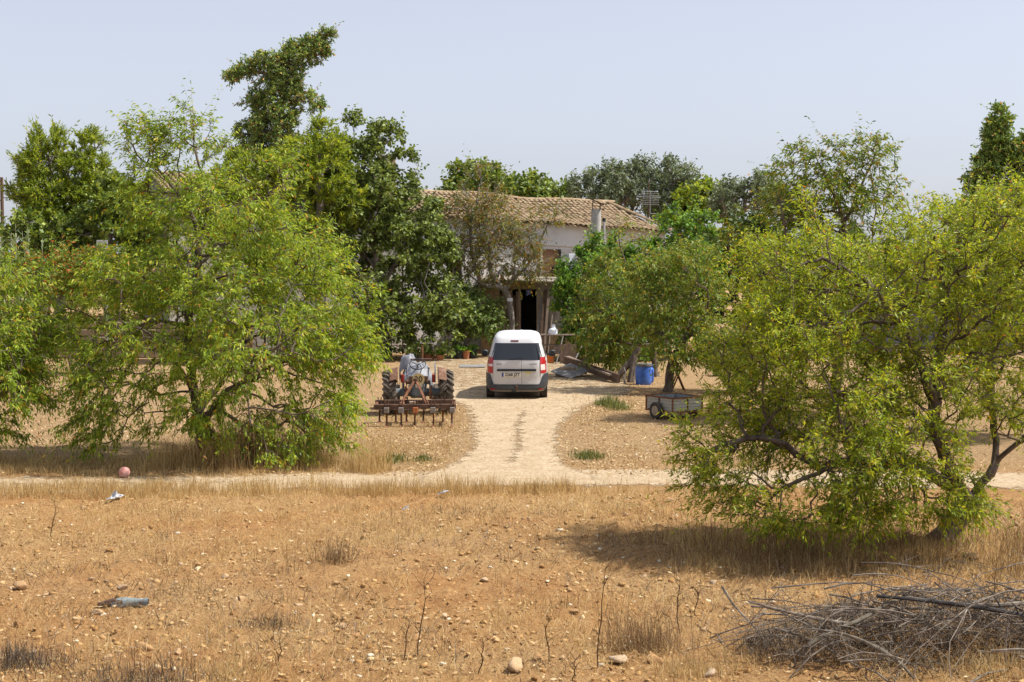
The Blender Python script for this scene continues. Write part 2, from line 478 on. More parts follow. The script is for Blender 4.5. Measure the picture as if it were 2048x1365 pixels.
def tubes(nodes, par, r, w, big=0.03, flare=None):
    n = len(par); ch = [[] for _ in range(n)]
    for i in range(1, n):
        if par[i] >= 0: ch[par[i]].append(i)
    Vs, Fs, off = [], [], 0
    stack = [(0, None)]
    done = []
    while stack:
        s, p = stack.pop()
        chain = ([p] if p is not None else []) + [s]; cur = s
        while ch[cur]:
            c = ch[cur]; m = max(c, key=lambda q: w[q])
            for q in c:
                if q != m: stack.append((q, cur))
            chain.append(m); cur = m
        if len(chain) < 2: continue
        pts = nodes[chain]; rr = r[chain].copy()
        if p is not None: rr[0] = min(r[p]*0.9, rr[1]*1.25)
        ns = 9 if rr.max() > 0.05 else (6 if rr.max() > 0.02 else (4 if rr.max() > 0.009 else 3))
        t = np.gradient(pts, axis=0); t = unit(t)
        ref = np.array([0.3, 0.2, 1.0]) if abs(t[0, 2]) < 0.9 else np.array([1.0, 0.1, 0])
        U = np.zeros_like(t)
        for k in range(len(t)):
            u = ref - t[k]*ref.dot(t[k]); u /= max(np.linalg.norm(u), 1e-6); U[k] = u; ref = u
        Wv = np.cross(t, U); a = np.arange(ns)*2*math.pi/ns
        lump = 1.0
        if rr.max() > 0.04:
            lump = 1 + 0.13*np.sin(a[None, :]*3 + np.arange(len(t))[:, None]*0.8) + 0.08*np.sin(a[None, :]*2 - np.arange(len(t))[:, None]*1.7)
        R = rr[:, None]*lump if not np.isscalar(lump) else np.repeat(rr[:, None], ns, 1)
        V = pts[:, None, :] + (U[:, None, :]*np.cos(a)[None, :, None] + Wv[:, None, :]*np.sin(a)[None, :, None])*R[:, :, None]
        m = len(chain); k = np.arange(ns); k2 = (k+1) % ns
        for i in range(m-1):
            Fs.append(np.stack([off+i*ns+k, off+i*ns+k2, off+(i+1)*ns+k2, off+(i+1)*ns+k], 1))
        Vs.append(V.reshape(-1, 3)); off += m*ns
    return np.concatenate(Vs), np.concatenate(Fs)
def sample_lobes(lobes, n, rng, shell=2.0):
    vol = np.array([abs(l[3]*l[4]*l[5])**0.72 * (l[6] if len(l) > 6 else 1.0) for l in lobes]); vol /= vol.sum()
    k = rng.choice(len(lobes), n, p=vol)
    L = np.array([l[:6] for l in lobes])[k]
    u = unit(rng.normal(0, 1, (n, 3))); rr = rng.random(n)**(1/(3.0*shell*0.5))
    return L[:, :3] + u*rr[:, None]*L[:, 3:6]
def lobe(px, py, rx, ry, Y, rd, wt=1.0):
    c = P(px, py, Y); s = Y/F
    return (c[0], c[1], c[2], rx*s, rd, ry*s, wt)
def leaves_on(nodes, dirs, rng, sp, centre):
    """twigs and leaves for the outer nodes; returns twig verts/faces, leaf verts/faces/rnd"""
    n = len(nodes); k = sp['twigs']; kk = rng.poisson(k, n) if k > 1.5 else (rng.random(n) < k).astype(int)
    idx = np.repeat(np.arange(n), kk); T = len(idx)
    B = nodes[idx]; D = dirs[idx]
    out = unit(B - centre[idx])
    d = unit(0.55*D + 0.55*out*sp.get('out', 1.0) + rng.normal(0, sp.get('wild', 0.55), (T, 3)) + np.array([0, 0, sp.get('up', 0.1)]))
    L = sp['tl']*rng.uniform(0.45, 1.25, T)*np.where(rng.random(T) < sp.get('shoot', 0.02), 2.1, 1.0)
    droop = sp.get('droop', 0.2)
    mid = B + d*(L*0.55)[:, None]; d2 = unit(d + np.array([0, 0, -droop]) + rng.normal(0, 0.12, (T, 3)))
    tip = mid + d2*(L*0.45)[:, None]
    # twig: three sided spike through mid
    tr = sp.get('tr', 0.004)
    s = unit(np.cross(d, rng.normal(0, 1, (T, 3)))); q = np.cross(d, s)
    ring = [s, -0.5*s+0.87*q, -0.5*s-0.87*q]
    TV = np.stack([B+tr*x for x in ring] + [tip], 1).reshape(-1, 3)
    o = (np.arange(T)*4)[:, None]
    TF = [np.concatenate([o+np.array([[a, b, 3]]) for a, b in ((0,1),(1,2),(2,0))])]
    mid = B + (tip-B)*0.55 + (mid-(B+(tip-B)*0.55))*0.3
    # leaves
    m = sp['lpt']; M = T*m
    ti = np.repeat(np.arange(T), m); u = np.tile((np.arange(m)+0.5)/m, T)
    u = np.clip(sp.get('lstart', 0.05) + (1-sp.get('lstart', 0.05))*u + rng.normal(0, 0.05, M), 0, 1)
    a = np.minimum(u/0.55, 1)[:, None]; b = np.clip((u-0.55)/0.45, 0, 1)[:, None]
    base = B[ti] + (mid-B)[ti]*a + (tip-mid)[ti]*b
    ax = np.where(u[:, None] < 0.55, d[ti], d2[ti])
    ph = rng.uniform(0, 2*math.pi, M)
    rad = s[ti]*np.cos(ph)[:, None] + q[ti]*np.sin(ph)[:, None]
    ld = unit(ax*sp.get('fwd', 0.6) + rad*sp.get('rad', 0.8) + np.array([0, 0, -sp.get('ldroop', 0.3)]) + rng.normal(0, 0.15, (M, 3)))
    sd = unit(np.cross(ld, unit(rng.normal(0, 1, (M, 3))*0.9 + np.array([0, 0, 0.7])) ))
    ll = sp['ll']*rng.uniform(0.6, 1.2, M); lw = sp['lw']*rng.uniform(0.7, 1.15, M)
    nrm = np.cross(ld, sd)
    p0 = base; p2 = base + ld*ll[:, None] + np.array([0, 0, -0.12])*ll[:, None]
    c = base + ld*(ll*sp.get('wide', 0.45))[:, None]
    cup = nrm*(lw*0.18)[:, None]
    LV = np.stack([p0, c + sd*(lw/2)[:, None] + cup, p2, c - sd*(lw/2)[:, None] + cup], 1).reshape(-1, 3)
    LF = np.arange(M*4).reshape(-1, 4)
    rnd = np.clip(0.5 + 0.24*rng.normal(0, 1, M) + 0.16*np.repeat(rng.normal(0, 1, T), m), 0, 0.999)
    odd = rng.random(M) < sp.get('odd', 0.0); rnd[odd] = rng.uniform(0.955, 1.0, odd.sum())
    rnd[~odd] *= 0.94
    # loose per-twig dropouts make the crown uneven
    return TV, TF, LV, LF, rnd
TREES = []
def make_tree(name, label, cat, base, limbs, lobes, npts, sp, bark, leaf, seed, group=None, seg=0.25, alpha=0.35, rbase=0.16, rtip=0.006, pw=0.52, shell=2.0, twigmat=None, extra=None, outer=3.2, below=0.12, clump=1.25, holes=0.26):
    rng = np.random.default_rng(seed)
    pts = sample_lobes(lobes, int(npts*1.3), rng, shell)
    # gaps and clumps: drop the points that fall in the thin parts of a 3D noise
    cs = clump; q = .5*(vnoise2(pts[:, 0]*cs+pts[:, 2]*cs*.37, pts[:, 1]*cs+pts[:, 2]*cs*.91, seed) + vnoise2(pts[:, 2]*cs*1.1+pts[:, 1]*cs*.3, pts[:, 0]*cs*.9-pts[:, 1]*cs*.45, seed+7))
    pts = pts[q > np.quantile(q, holes)]
    pts = pts[pts[:, 2] > ground_z(pts[:, 0], pts[:, 1]) + below]
    nodes, par = skeleton([np.asarray(l, float) for l in limbs], pts, rng, seg, alpha)
    r, w, kids = radii(par, rtip, rbase, pw)
    # root flare
    h = nodes[:, 2]-nodes[0, 2]; fl = (np.arange(len(nodes)) < 8) & (h < 0.5)
    r = r*np.where(fl, 1+0.55*np.exp(-h/0.14), 1)
    BV, BF = tubes(nodes, par, r, w)
    dirs = np.zeros_like(nodes); ok = par >= 0; dirs[ok] = unit(nodes[ok]-nodes[par[ok]])
    sel = (w <= outer) & (par >= 0) & (np.arange(len(nodes)) >= 6)
    cen = np.array([l[:3] for l in lobes]); vw = np.array([l[3]*l[4]*l[5] for l in lobes]); centre = (cen*vw[:, None]).sum(0)/vw.sum()
    # local centres: outward from the nearest lobe
    S = nodes[sel]; near = cen[np.argmin(((S[:, None, :]-cen[None])**2).sum(2), 1)]
    TV, TF, LV, LF, rnd = leaves_on(S, dirs[sel], rng, sp, 0.5*near+0.5*centre)
    b = Vector(nodes[0]); root = empty(name, tuple(b), 0, label, cat, group)
    o = -np.array(b)[None]
    # nothing below the ground
    LV4 = LV.reshape(-1, 4, 3); keep = LV4[:, :, 2].min(1) > 0.03; LV = LV4[keep].reshape(-1, 3); rnd = rnd[keep]; LF = np.arange(len(LV)).reshape(-1, 4)
    TV[:, 2] = np.maximum(TV[:, 2], 0.02)
    t = link('trunk', np_mesh('trunk', BV+o, BF, bark, smooth=True), root)
    tw = link('twigs', np_mesh('twigs', TV+o, TF, twigmat or bark), root); tag(tw, kind='stuff')
    cr = link('crown', np_mesh('crown', LV+o, LF, leaf, attr={'rnd': rnd}), root); tag(cr, kind='stuff')
    if extra: extra(root, S, rng, o)
    TREES.append((name, len(LF), len(BF)))
    return root

# bark and leaf colours
BARK = surf('almond_bark', (0.060, 0.042, 0.030), (0.125, 0.095, 0.072), 9, 0.9, bstr=0.8, c3=(0.21, 0.165, 0.13), stretch=(1, 1, 0.35))
GREYBARK = surf('grey_bark', (0.11, 0.09, 0.075), (0.23, 0.20, 0.17), 9, 0.9, bstr=0.8, c3=(0.33, 0.30, 0.27), stretch=(1, 1, 0.35))
TWIG = surf('almond_twig', (0.10, 0.065, 0.04), (0.22, 0.17, 0.12), 5, 0.85)
GTWIG = surf('grey_twig', (0.19, 0.165, 0.14), (0.34, 0.31, 0.275), 5, 0.85)
ALM = leafmat('almond_leaf', [(0.0, (0.100, 0.175, 0.020)), (0.35, (0.206, 0.318, 0.030)), (0.65, (0.345, 0.450, 0.043)), (0.93, (0.553, 0.600, 0.078)), (0.955, (0.670, 0.352, 0.049)), (1.0, (0.553, 0.212, 0.043))], 0.45)
ALM2 = leafmat('almond_leaf_yellow', [(0.0, (0.119, 0.192, 0.017)), (0.35, (0.244, 0.331, 0.027)), (0.65, (0.395, 0.472, 0.035)), (0.93, (0.589, 0.604, 0.072)), (0.955, (0.641, 0.365, 0.046)), (1.0, (0.506, 0.215, 0.040))], 0.45)
AUT = leafmat('almond_leaf_autumn', [(0.0, (0.075, 0.105, 0.018)), (0.35, (0.145, 0.175, 0.026)), (0.6, (0.22, 0.22, 0.034)), (0.82, (0.30, 0.22, 0.036)), (1.0, (0.34, 0.13, 0.03))], 0.4)
AUT2 = leafmat('almond_leaf_turning', [(0.0, (0.060, 0.114, 0.017)), (0.3, (0.126, 0.205, 0.025)), (0.6, (0.220, 0.294, 0.037)), (0.85, (0.347, 0.355, 0.057)), (1.0, (0.428, 0.241, 0.037))], 0.4)
CAROBL = leafmat('carob_leaf', [(0.0, (0.069, 0.101, 0.024)), (0.4, (0.149, 0.208, 0.044)), (0.75, (0.254, 0.324, 0.073)), (1.0, (0.437, 0.486, 0.145))], 0.3, rough=0.5, spec=0.3)
CITRUS = leafmat('citrus_leaf', [(0.0, (0.051, 0.109, 0.016)), (0.4, (0.109, 0.235, 0.031)), (0.75, (0.208, 0.370, 0.044)), (1.0, (0.394, 0.501, 0.072))], 0.36, rough=0.5, spec=0.3)
PINE = leafmat('pine_needle', [(0.0, (0.105, 0.159, 0.022)), (0.4, (0.222, 0.308, 0.034)), (0.75, (0.374, 0.441, 0.045)), (1.0, (0.560, 0.562, 0.070))], 0.35)
CYP = leafmat('cypress_scale', [(0.0, (0.070, 0.128, 0.036)), (0.4, (0.176, 0.274, 0.068)), (0.75, (0.336, 0.454, 0.109)), (0.93, (0.517, 0.581, 0.139)), (0.955, (0.673, 0.382, 0.139)), (1.0, (0.517, 0.274, 0.109))], 0.2)
OAK = leafmat('oak_leaf', [(0.0, (0.069, 0.117, 0.027)), (0.5, (0.182, 0.258, 0.047)), (1.0, (0.389, 0.436, 0.075))], 0.25)
OLIVE = leafmat('olive_leaf', [(0.0, (0.076, 0.101, 0.053)), (0.5, (0.162, 0.208, 0.115)), (1.0, (0.313, 0.358, 0.233))], 0.25)
REED = leafmat('reed_leaf', [(0.0, (0.10, 0.15, 0.07)), (0.5, (0.20, 0.26, 0.15)), (1.0, (0.34, 0.39, 0.27))], 0.3)
ROSE = leafmat('shrub_leaf', [(0.0, (0.062, 0.117, 0.020)), (0.4, (0.145, 0.228, 0.033)), (0.70, (0.248, 0.310, 0.041)), (0.93, (0.345, 0.345, 0.062)), (0.955, (0.552, 0.179, 0.041)), (1.0, (0.497, 0.110, 0.041))], 0.35)

SP_ALM = dict(twigs=4.0, tl=0.42, lpt=10, ll=0.105, lw=0.029, droop=0.55, up=0.10, ldroop=0.45, fwd=0.7, rad=0.75, odd=0.018, wild=0.5, tr=0.0035, shoot=0.07)

def px3(pts, Y0, dY=0):
    """pixel polyline at depth Y0 (optional per-point depth offset) to 3D"""
    return [P(q[0], q[1], Y0 + (q[2] if len(q) > 2 else 0)) for q in pts]
def base_at(px, Y):
    x = (px-1024)/F*Y; x = P(px, 682, Y)[0]
    return np.array([x, Y, gz(x, Y)-0.06])

# --- A: the big green almond left of the drive
YA = 27.4
b = base_at(408, YA)
A_limbs = [[b] + px3([(404, 860), (394, 800, .1), (378, 735, .1), (377, 660, 0), (381, 600, -.1), (396, 530, -.2), (402, 470, -.1), (380, 420, 0), (340, 370, .2)], YA),
    px3([(394, 800), (365, 740, -.4), (330, 700, -.9), (290, 660, -1.3), (240, 640, -1.6)], YA),
    px3([(378, 655), (340, 640, .4), (280, 648, .9), (220, 690, 1.3), (170, 750, 1.6)], YA),
    px3([(400, 830), (440, 770, .6), (470, 720, 1.0), (520, 640, 1.6), (560, 560, 2.0)], YA),
    px3([(402, 850), (440, 800, -.7), (490, 760, -1.2), (540, 700, -1.6), (610, 660, -1.9)], YA),
    px3([(396, 530), (430, 500, .6), (490, 470, 1.0), (540, 440, 1.2)], YA),
    px3([(402, 470), (420, 400, -.3), (390, 300, -.4)], YA)]
A_lobes = [lobe(300, 300, 75, 60, YA, .55, 1.5), lobe(385, 265, 38, 58, YA, .4, 1.4), lobe(345, 400, 95, 80, YA, 1.2), lobe(500, 415, 110, 85, YA, 1.8),
    lobe(590, 520, 100, 90, YA+.5, 1.8), lobe(430, 560, 150, 110, YA, 2.4), lobe(290, 580, 110, 90, YA, 2.0), lobe(190, 640, 80, 70, YA+.2, 1.6), lobe(620, 660, 100, 90, YA, 2.0),
    lobe(500, 700, 130, 100, YA-.8, 1.8), lobe(250, 740, 110, 90, YA-.6, 1.5), lobe(640, 790, 85, 80, YA-.4, 1.6), lobe(350, 660, 120, 90, YA-1.2, 1.2, .8),
    lobe(160, 800, 55, 70, YA, 1.0, .7), lobe(560, 850, 90, 50, YA-.6, 1.2, .8), lobe(700, 590, 40, 45, YA, .8, .5), lobe(705, 720, 45, 70, YA, 1.0, .6),
    lobe(200, 850, 70, 45, YA-.9, .8, .8), lobe(660, 865, 60, 40, YA-.8, .8, .8), lobe(330, 850, 60, 35, YA-1.0, .7, .5), lobe(170, 900, 25, 20, YA-1.0, .3, .3), lobe(470, 870, 60, 40, YA-1.0, .8, .9), lobe(400, 800, 70, 50, YA-1.5, .7, .8), lobe(560, 900, 80, 30, YA-1.0, .8, .8), lobe(255, 270, 35, 30, YA, .3, .8), lobe(310, 245, 32, 32, YA, .3, 1.0), lobe(440, 300, 25, 40, YA, .3, .4), lobe(735, 640, 28, 35, YA, .5, .4), lobe(560, 345, 40, 35, YA, .6, .6)]
make_tree('almond_tree', 'broad green almond tree beside the tractor, with branches hanging to the ground', 'tree', b, A_limbs, A_lobes, 1700, dict(SP_ALM, twigs=4.4), BARK, ALM, 11, 'almond trees', seg=0.22, rbase=0.135, twigmat=TWIG)
# second stem growing from the same clump
# --- B: almond cut by the left edge
YB = 26.6
b = base_at(-40, YB)
B_limbs = [[b] + px3([(-35, 840), (-50, 760), (-30, 690, .2), (10, 620, .3)], YB), px3([(-50, 760), (-110, 690, .4), (-160, 640, .5)], YB), px3([(-35, 830), (5, 790, -.4), (40, 740, -.6)], YB)]
B_lobes = [lobe(10, 570, 75, 60, YB, 1.2, .8), lobe(-90, 570, 100, 90, YB, 1.6), lobe(20, 680, 75, 70, YB, 1.4), lobe(-60, 720, 110, 90, YB, 1.8), lobe(25, 790, 55, 75, YB-.4, 1.2), lobe(-10, 860, 55, 45, YB-.4, .9, .7)]
make_tree('almond_tree', 'green almond tree left of the pink ball, its trunk out of sight', 'tree', b, B_limbs, B_lobes, 640, dict(SP_ALM, twigs=4.2), BARK, ALM, 12, 'almond trees', seg=0.22, rbase=0.11, twigmat=TWIG)
# --- S1: near almond on the right
YS = 19.2
b = base_at(1886, YS)
S_limbs = [[b] + px3([(1905, 1050), (1935, 1005), (1972, 962), (2000, 915), (1985, 850, .3), (1978, 770, .5), (1992, 690, .6), (1985, 600, .6), (1960, 500, .5)], YS),
    px3([(1935, 1005), (1905, 960, -.3), (1882, 900, -.5), (1868, 830, -.5), (1872, 740, -.4), (1890, 650, -.3), (1885, 560, -.2), (1870, 480, 0)], YS),
    px3([(1882, 900), (1850, 840, .5), (1760, 797, .8), (1700, 785, .9), (1650, 790, 1.0), (1580, 800, 1.0), (1500, 790, .9)], YS),
    px3([(1665, 787, .9), (1672, 720, .9), (1662, 660, .8), (1630, 610, .7), (1600, 560, .6)], YS),
    px3([(1800, 800, .6), (1770, 760, .2), (1720, 720, -.2), (1690, 640, -.4)], YS),
    px3([(1905, 975), (1840, 935, -.9), (1760, 920, -1.3), (1660, 930, -1.5), (1560, 980, -1.6)], YS),
    px3([(2000, 915), (2060, 870, -.2), (2120, 820, -.3), (2160, 740, -.4)], YS),
    px3([(1870, 800, -.5), (1800, 640, -.8), (1740, 560, -1.0), (1680, 530, -1.0)], YS),
    px3([(1640, 940, -1.3), (1540, 870, -1.2), (1450, 880, -1.1), (1400, 920, -1.0)], YS)]
S_lobes = [lobe(1560, 560, 110, 75, YS+.5, 1.2, .8), lobe(1660, 520, 90, 65, YS, 1.1, .7), lobe(1700, 640, 130, 90, YS, 1.6), lobe(1860, 540, 120, 100, YS, 1.6), lobe(1985, 470, 95, 85, YS, 1.3),
    lobe(2100, 560, 110, 130, YS, 1.5, .8), lobe(1980, 650, 110, 100, YS, 1.7), lobe(1520, 700, 100, 90, YS+.4, 1.2, .8), lobe(1510, 835, 95, 80, YS-.2, 1.3), lobe(1600, 850, 130, 95, YS-.3, 1.6), lobe(1450, 930, 85, 50, YS-.6, .9, .8),
    lobe(1620, 980, 150, 65, YS-.8, 1.1, .9), lobe(1780, 960, 110, 80, YS-1.0, 1.0, .8), lobe(1850, 760, 120, 100, YS-.3, 1.4), lobe(2030, 800, 100, 90, YS, 1.3, .8), lobe(1870, 990, 50, 45, YS-.8, .7, .7), lobe(1420, 1030, 35, 25, YS-.7, .4, .35), lobe(2010, 400, 60, 40, YS, .7, .35), lobe(1560, 1020, 110, 40, YS-.9, .8, .9), lobe(1720, 1030, 90, 40, YS-1.1, .8, .9), lobe(1400, 890, 50, 55, YS-.5, .8, .8), lobe(1410, 980, 45, 40, YS-.7, .6, .7), lobe(1830, 900, 90, 70, YS-1.1, .8, 1.3), lobe(1890, 980, 70, 55, YS-.9, .6, 1.1), lobe(1700, 900, 100, 70, YS-1.2, .8, 1.0), lobe(1600, 680, 110, 80, YS-.6, 1.1, .9), lobe(1760, 800, 110, 70, YS-1.0, 1.0, .9), lobe(1940, 1010, 40, 40, YS-.9, .5, .5), lobe(1640, 430, 40, 40, YS, .5, .35), lobe(1850, 420, 30, 40, YS, .4, .3)]
S_lobes = [(l[0]*(l[1]-.5)/l[1], l[1]-.5, CAMH+(l[2]-CAMH)*(l[1]-.5)/l[1]) + tuple(l[3:]) for l in S_lobes]
make_tree('almond_tree', 'leaning almond tree with yellow-green leaves beside the brushwood pile', 'tree', b, S_limbs, S_lobes, 2000, dict(SP_ALM, twigs=3.7, tl=0.32, lpt=10, ll=0.078, lw=0.022, droop=0.08, up=0.42, ldroop=0.18, odd=0.012), BARK, ALM2, 13, 'almond trees', holes=0.12, seg=0.17, rbase=0.14, rtip=0.005, twigmat=TWIG)
# --- S2: taller almond behind it
Y2 = 34.5
b = base_at(1668, Y2)
S2_limbs = [[b] + px3([(1672, 760), (1680, 680), (1690, 600), (1686, 520), (1690, 450), (1665, 380), (1640, 330)], Y2), px3([(1690, 600), (1740, 520, .5), (1750, 440, .7), (1745, 340, .6)], Y2), px3([(1680, 640), (1610, 560, -.5), (1570, 470, -.7), (1560, 380, -.8)], Y2), px3([(1690, 450), (1720, 380), (1750, 310)], Y2)]
S2_lobes = [lobe(1595, 345, 48, 55, Y2, .8, .8), lobe(1655, 320, 55, 42, Y2, .9), lobe(1735, 315, 55, 42, Y2, .9), lobe(1570, 420, 55, 50, Y2, 1.0), lobe(1660, 410, 85, 65, Y2, 1.4, 1.3), lobe(1480, 500, 60, 45, Y2, 1.0), lobe(1760, 400, 45, 60, Y2, .8, .7), lobe(1660, 520, 120, 70, Y2, 1.8), lobe(1560, 560, 90, 80, Y2, 1.6), lobe(1770, 560, 90, 80, Y2, 1.6), lobe(1680, 660, 120, 70, Y2, 1.8, .7)]
make_tree('almond_tree', 'tall almond tree with a brownish thin top behind the leaning almond', 'tree', b, S2_limbs, S2_lobes, 720, dict(SP_ALM, twigs=3.4, tl=0.45, lpt=9, ll=0.13, lw=0.040, odd=0.06, droop=0.7), BARK, AUT2, 14, 'almond trees', seg=0.25, rbase=0.13, twigmat=TWIG)
# --- S3: almond right edge, farther
Y3 = 31.0
b = base_at(2110, Y3)
S3_limbs = [[b] + px3([(2105, 800), (2090, 700), (2060, 600), (2040, 500), (2030, 430)], Y3), px3([(2100, 760), (2010, 650, .4), (1960, 560, .6)], Y3)]
S3_lobes = [lobe(2030, 460, 80, 60, Y3, 1.2), lobe(1960, 540, 90, 70, Y3, 1.5), lobe(2070, 580, 100, 90, Y3, 1.7), lobe(1850, 520, 80, 70, Y3+.5, 1.3, .8), lobe(2000, 680, 110, 80, Y3, 1.6, .7), lobe(1900, 450, 60, 50, Y3, 1.0, .5)]
make_tree('almond_tree', 'yellow-green almond tree between the leaning almond and the dark conifers', 'tree', b, S3_limbs, S3_lobes, 520, dict(SP_ALM, twigs=3.6, tl=0.42, lpt=9, ll=0.12, lw=0.036, up=0.3, droop=0.3, odd=0.03), BARK, ALM2, 15, 'almond trees', seg=0.24, rbase=0.12, twigmat=TWIG)
# --- R2: almond behind the trailer
YR = 41.6
b = base_at(1336, YR)
R2_limbs = [[b] + px3([(1338, 750), (1345, 710), (1372, 680, -.2), (1405, 640, -.4), (1440, 600, -.5)], YR), px3([(1343, 715), (1320, 660, .4), (1300, 600, .5)], YR), px3([(1372, 680), (1380, 610, .5), (1390, 540, .6)], YR)]
R2_lobes = [lobe(1400, 560, 95, 70, YR, 1.5), lobe(1330, 620, 70, 70, YR, 1.4), lobe(1440, 650, 70, 70, YR, 1.4), lobe(1370, 690, 75, 45, YR-.5, 1.1, .7), lobe(1300, 555, 60, 50, YR, 1.1, .7), lobe(1470, 720, 45, 50, YR, 1.0, .7)]
make_tree('almond_tree', 'olive-green almond tree growing right behind the small trailer', 'tree', b, R2_limbs, R2_lobes, 520, dict(SP_ALM, twigs=4.0, tl=0.46, lpt=9, ll=0.13, lw=0.042, odd=0.03), BARK, AUT2, 16, 'almond trees', seg=0.24, rbase=0.12, twigmat=TWIG)
# --- R1: almond turning brown behind the timbers
YR1 = 47.0
b = base_at(1312, YR1)
R1_limbs = [[b] + px3([(1306, 700), (1296, 650), (1285, 610), (1262, 560), (1240, 500), (1235, 450)], YR1), px3([(1296, 650), (1250, 640, -.5), (1200, 620, -.8)], YR1), px3([(1285, 610), (1310, 560, .3), (1330, 520, .4)], YR1), px3([(1304, 690), (1270, 690, -.8), (1220, 680, -1.2)], YR1)]
R1_lobes = [lobe(1245, 490, 45, 50, YR1, .9, .6), lobe(1240, 565, 75, 60, YR1, 1.4), lobe(1200, 640, 65, 60, YR1-.4, 1.3), lobe(1280, 640, 60, 60, YR1-.6, 1.2), lobe(1230, 690, 60, 40, YR1-.8, 1.0, .8), lobe(1290, 540, 50, 45, YR1, 1.0, .6), lobe(1190, 700, 45, 30, YR1-.3, .8, .9), lobe(1255, 715, 40, 25, YR1+.8, .8, .7)]
make_tree('almond_tree', 'almond tree with leaves turning brown above the long timber', 'tree', b, R1_limbs, R1_lobes, 420, dict(SP_ALM, twigs=4.0, tl=0.46, lpt=8, ll=0.14, lw=0.046, odd=0.05), BARK, AUT2, 17, 'almond trees', seg=0.25, rbase=0.11, twigmat=GTWIG)
# --- P: thin autumn almond before the doorway
YP = 57.0
b = base_at(1024, YP)
P_limbs = [[b] + px3([(1023, 640), (1020, 610), (1014, 585), (1005, 575), (990, 562, .2), (975, 530, .3), (980, 480, .3)], YP), px3([(1014, 580), (1030, 555, .2), (1055, 530, .3), (1075, 490, .3), (1095, 450, .2)], YP),
    px3([(1005, 575), (980, 575, -.3), (945, 560, -.4), (925, 520, -.4), (915, 470, -.4)], YP), px3([(960, 566, -.3), (945, 520, -.2), (940, 480, -.1), (945, 420, 0)], YP)]
P_lobes = [lobe(940, 410, 50, 50, YP, .9, .9), lobe(985, 440, 60, 55, YP, 1.1), lobe(1060, 450, 55, 45, YP, 1.0, .7), lobe(1000, 510, 85, 55, YP, 1.3, .8), lobe(925, 480, 40, 40, YP, .8, .6), lobe(1060, 540, 45, 35, YP, .8, .5), lobe(1100, 430, 30, 25, YP, .5, .4), lobe(975, 370, 35, 35, YP, .6, .5)]
make_tree('almond_tree', 'sparse almond tree with rusty leaves and bare grey twigs before the dark doorway', 'tree', b, P_limbs, P_lobes, 400, dict(SP_ALM, twigs=4.6, tl=0.60, lpt=5, ll=0.15, lw=0.052, odd=0.12, droop=0.3, tr=0.007, lstart=0.3), GREYBARK, AUT, 18, 'almond trees', seg=0.28, rbase=0.13, twigmat=GTWIG, rtip=0.009)
# --- carob left of the van
YC = 55.5
def pods(root, S, rng, o):
    k = rng.choice(len(S), 1500); B = S[k] + rng.normal(0, .12, (1500, 3)); L = rng.uniform(.12, .22, 1500)
    s = unit(rng.normal(0, 1, (1500, 3))*np.array([1, 1, 0.1]))
    tip = B + np.array([0, 0, -1])*L[:, None] + rng.normal(0, .03, (1500, 3))
    mid = (B+tip)/2 + rng.normal(0, .012, (1500, 3))
    V = np.stack([B, mid+s*.014, tip, mid-s*.014], 1).reshape(-1, 3)
    p = link('pods', np_mesh('pods', V+o, np.arange(6000).reshape(-1, 4), PODS), root); tag(p, kind='stuff')
PODS = surf('carob_pod', (0.035, 0.02, 0.014), (0.07, 0.04, 0.028), 4, 0.5)
b = base_at(770, YC)
C_limbs = [[b] + px3([(768, 650), (760, 580), (750, 500), (735, 420), (718, 350), (735, 300)], YC), px3([(760, 580), (810, 500, .5), (835, 420, .6)], YC), px3([(755, 540), (690, 470, .4), (650, 400, .5)], YC), px3([(768, 640), (840, 600, -.8), (880, 590, -1.0)], YC), px3([(718, 350), (712, 300), (706, 250)], YC), px3([(718, 350), (760, 290), (790, 275)], YC)]
C_lobes = [lobe(706, 240, 16, 14, YC, .3, .6), lobe(765, 285, 48, 35, YC, .8, .9), lobe(815, 325, 25, 20, YC, .4, .5), lobe(710, 330, 70, 55, YC, 1.3), lobe(640, 360, 60, 55, YC, 1.3), lobe(770, 390, 70, 55, YC, 1.4), lobe(690, 440, 100, 70, YC, 2.0),
    lobe(820, 450, 75, 65, YC, 1.6), lobe(640, 520, 60, 70, YC, 1.6, .7), lobe(770, 540, 110, 80, YC, 2.2), lobe(870, 500, 45, 50, YC, 1.0), lobe(770, 640, 90, 60, YC-.3, 1.9), lobe(860, 610, 70, 65, YC-.4, 1.5), lobe(850, 670, 60, 35, YC-.8, 1.2, .7)]
SP_CAR = dict(twigs=3.8, tl=0.46, lpt=9, ll=0.165, lw=0.115, droop=0.35, up=0.2, ldroop=0.2, fwd=0.5, rad=0.9, wide=0.55, wild=0.6, tr=0.006)
make_tree('carob_tree', 'tall dark green carob tree with hanging brown pods beside the house', 'tree', b, C_limbs, C_lobes, 900, SP_CAR, GREYBARK, CAROBL, 21, holes=0.16, seg=0.3, rbase=0.2, rtip=0.008, twigmat=GTWIG, extra=pods)
# lighter bush right of it, beside the van
YL = 56.5
b = base_at(930, YL)
make_tree('bushy_shrub', 'light green rounded shrub above the black plant pots', 'shrub', b, [[b] + px3([(930, 690), (935, 650), (930, 600)], YL), px3([(932, 690), (970, 650), (975, 610)], YL)],
    [lobe(920, 630, 48, 60, YL, 1.1), lobe(965, 640, 36, 50, YL, .9), lobe(900, 590, 35, 35, YL, .8, .7), lobe(880, 660, 35, 35, YL, .8, .7)], 230, dict(SP_CAR, ll=0.14, lw=0.085, twigs=4.0), GREYBARK, leafmat('shrub_leaf_pale', [(0.0, (0.06, 0.11, 0.022)), (0.4, (0.14, 0.215, 0.048)), (0.75, (0.22, 0.30, 0.075)), (1.0, (0.33, 0.39, 0.13))], .35), 22, seg=0.25, rbase=0.07, twigmat=GTWIG)
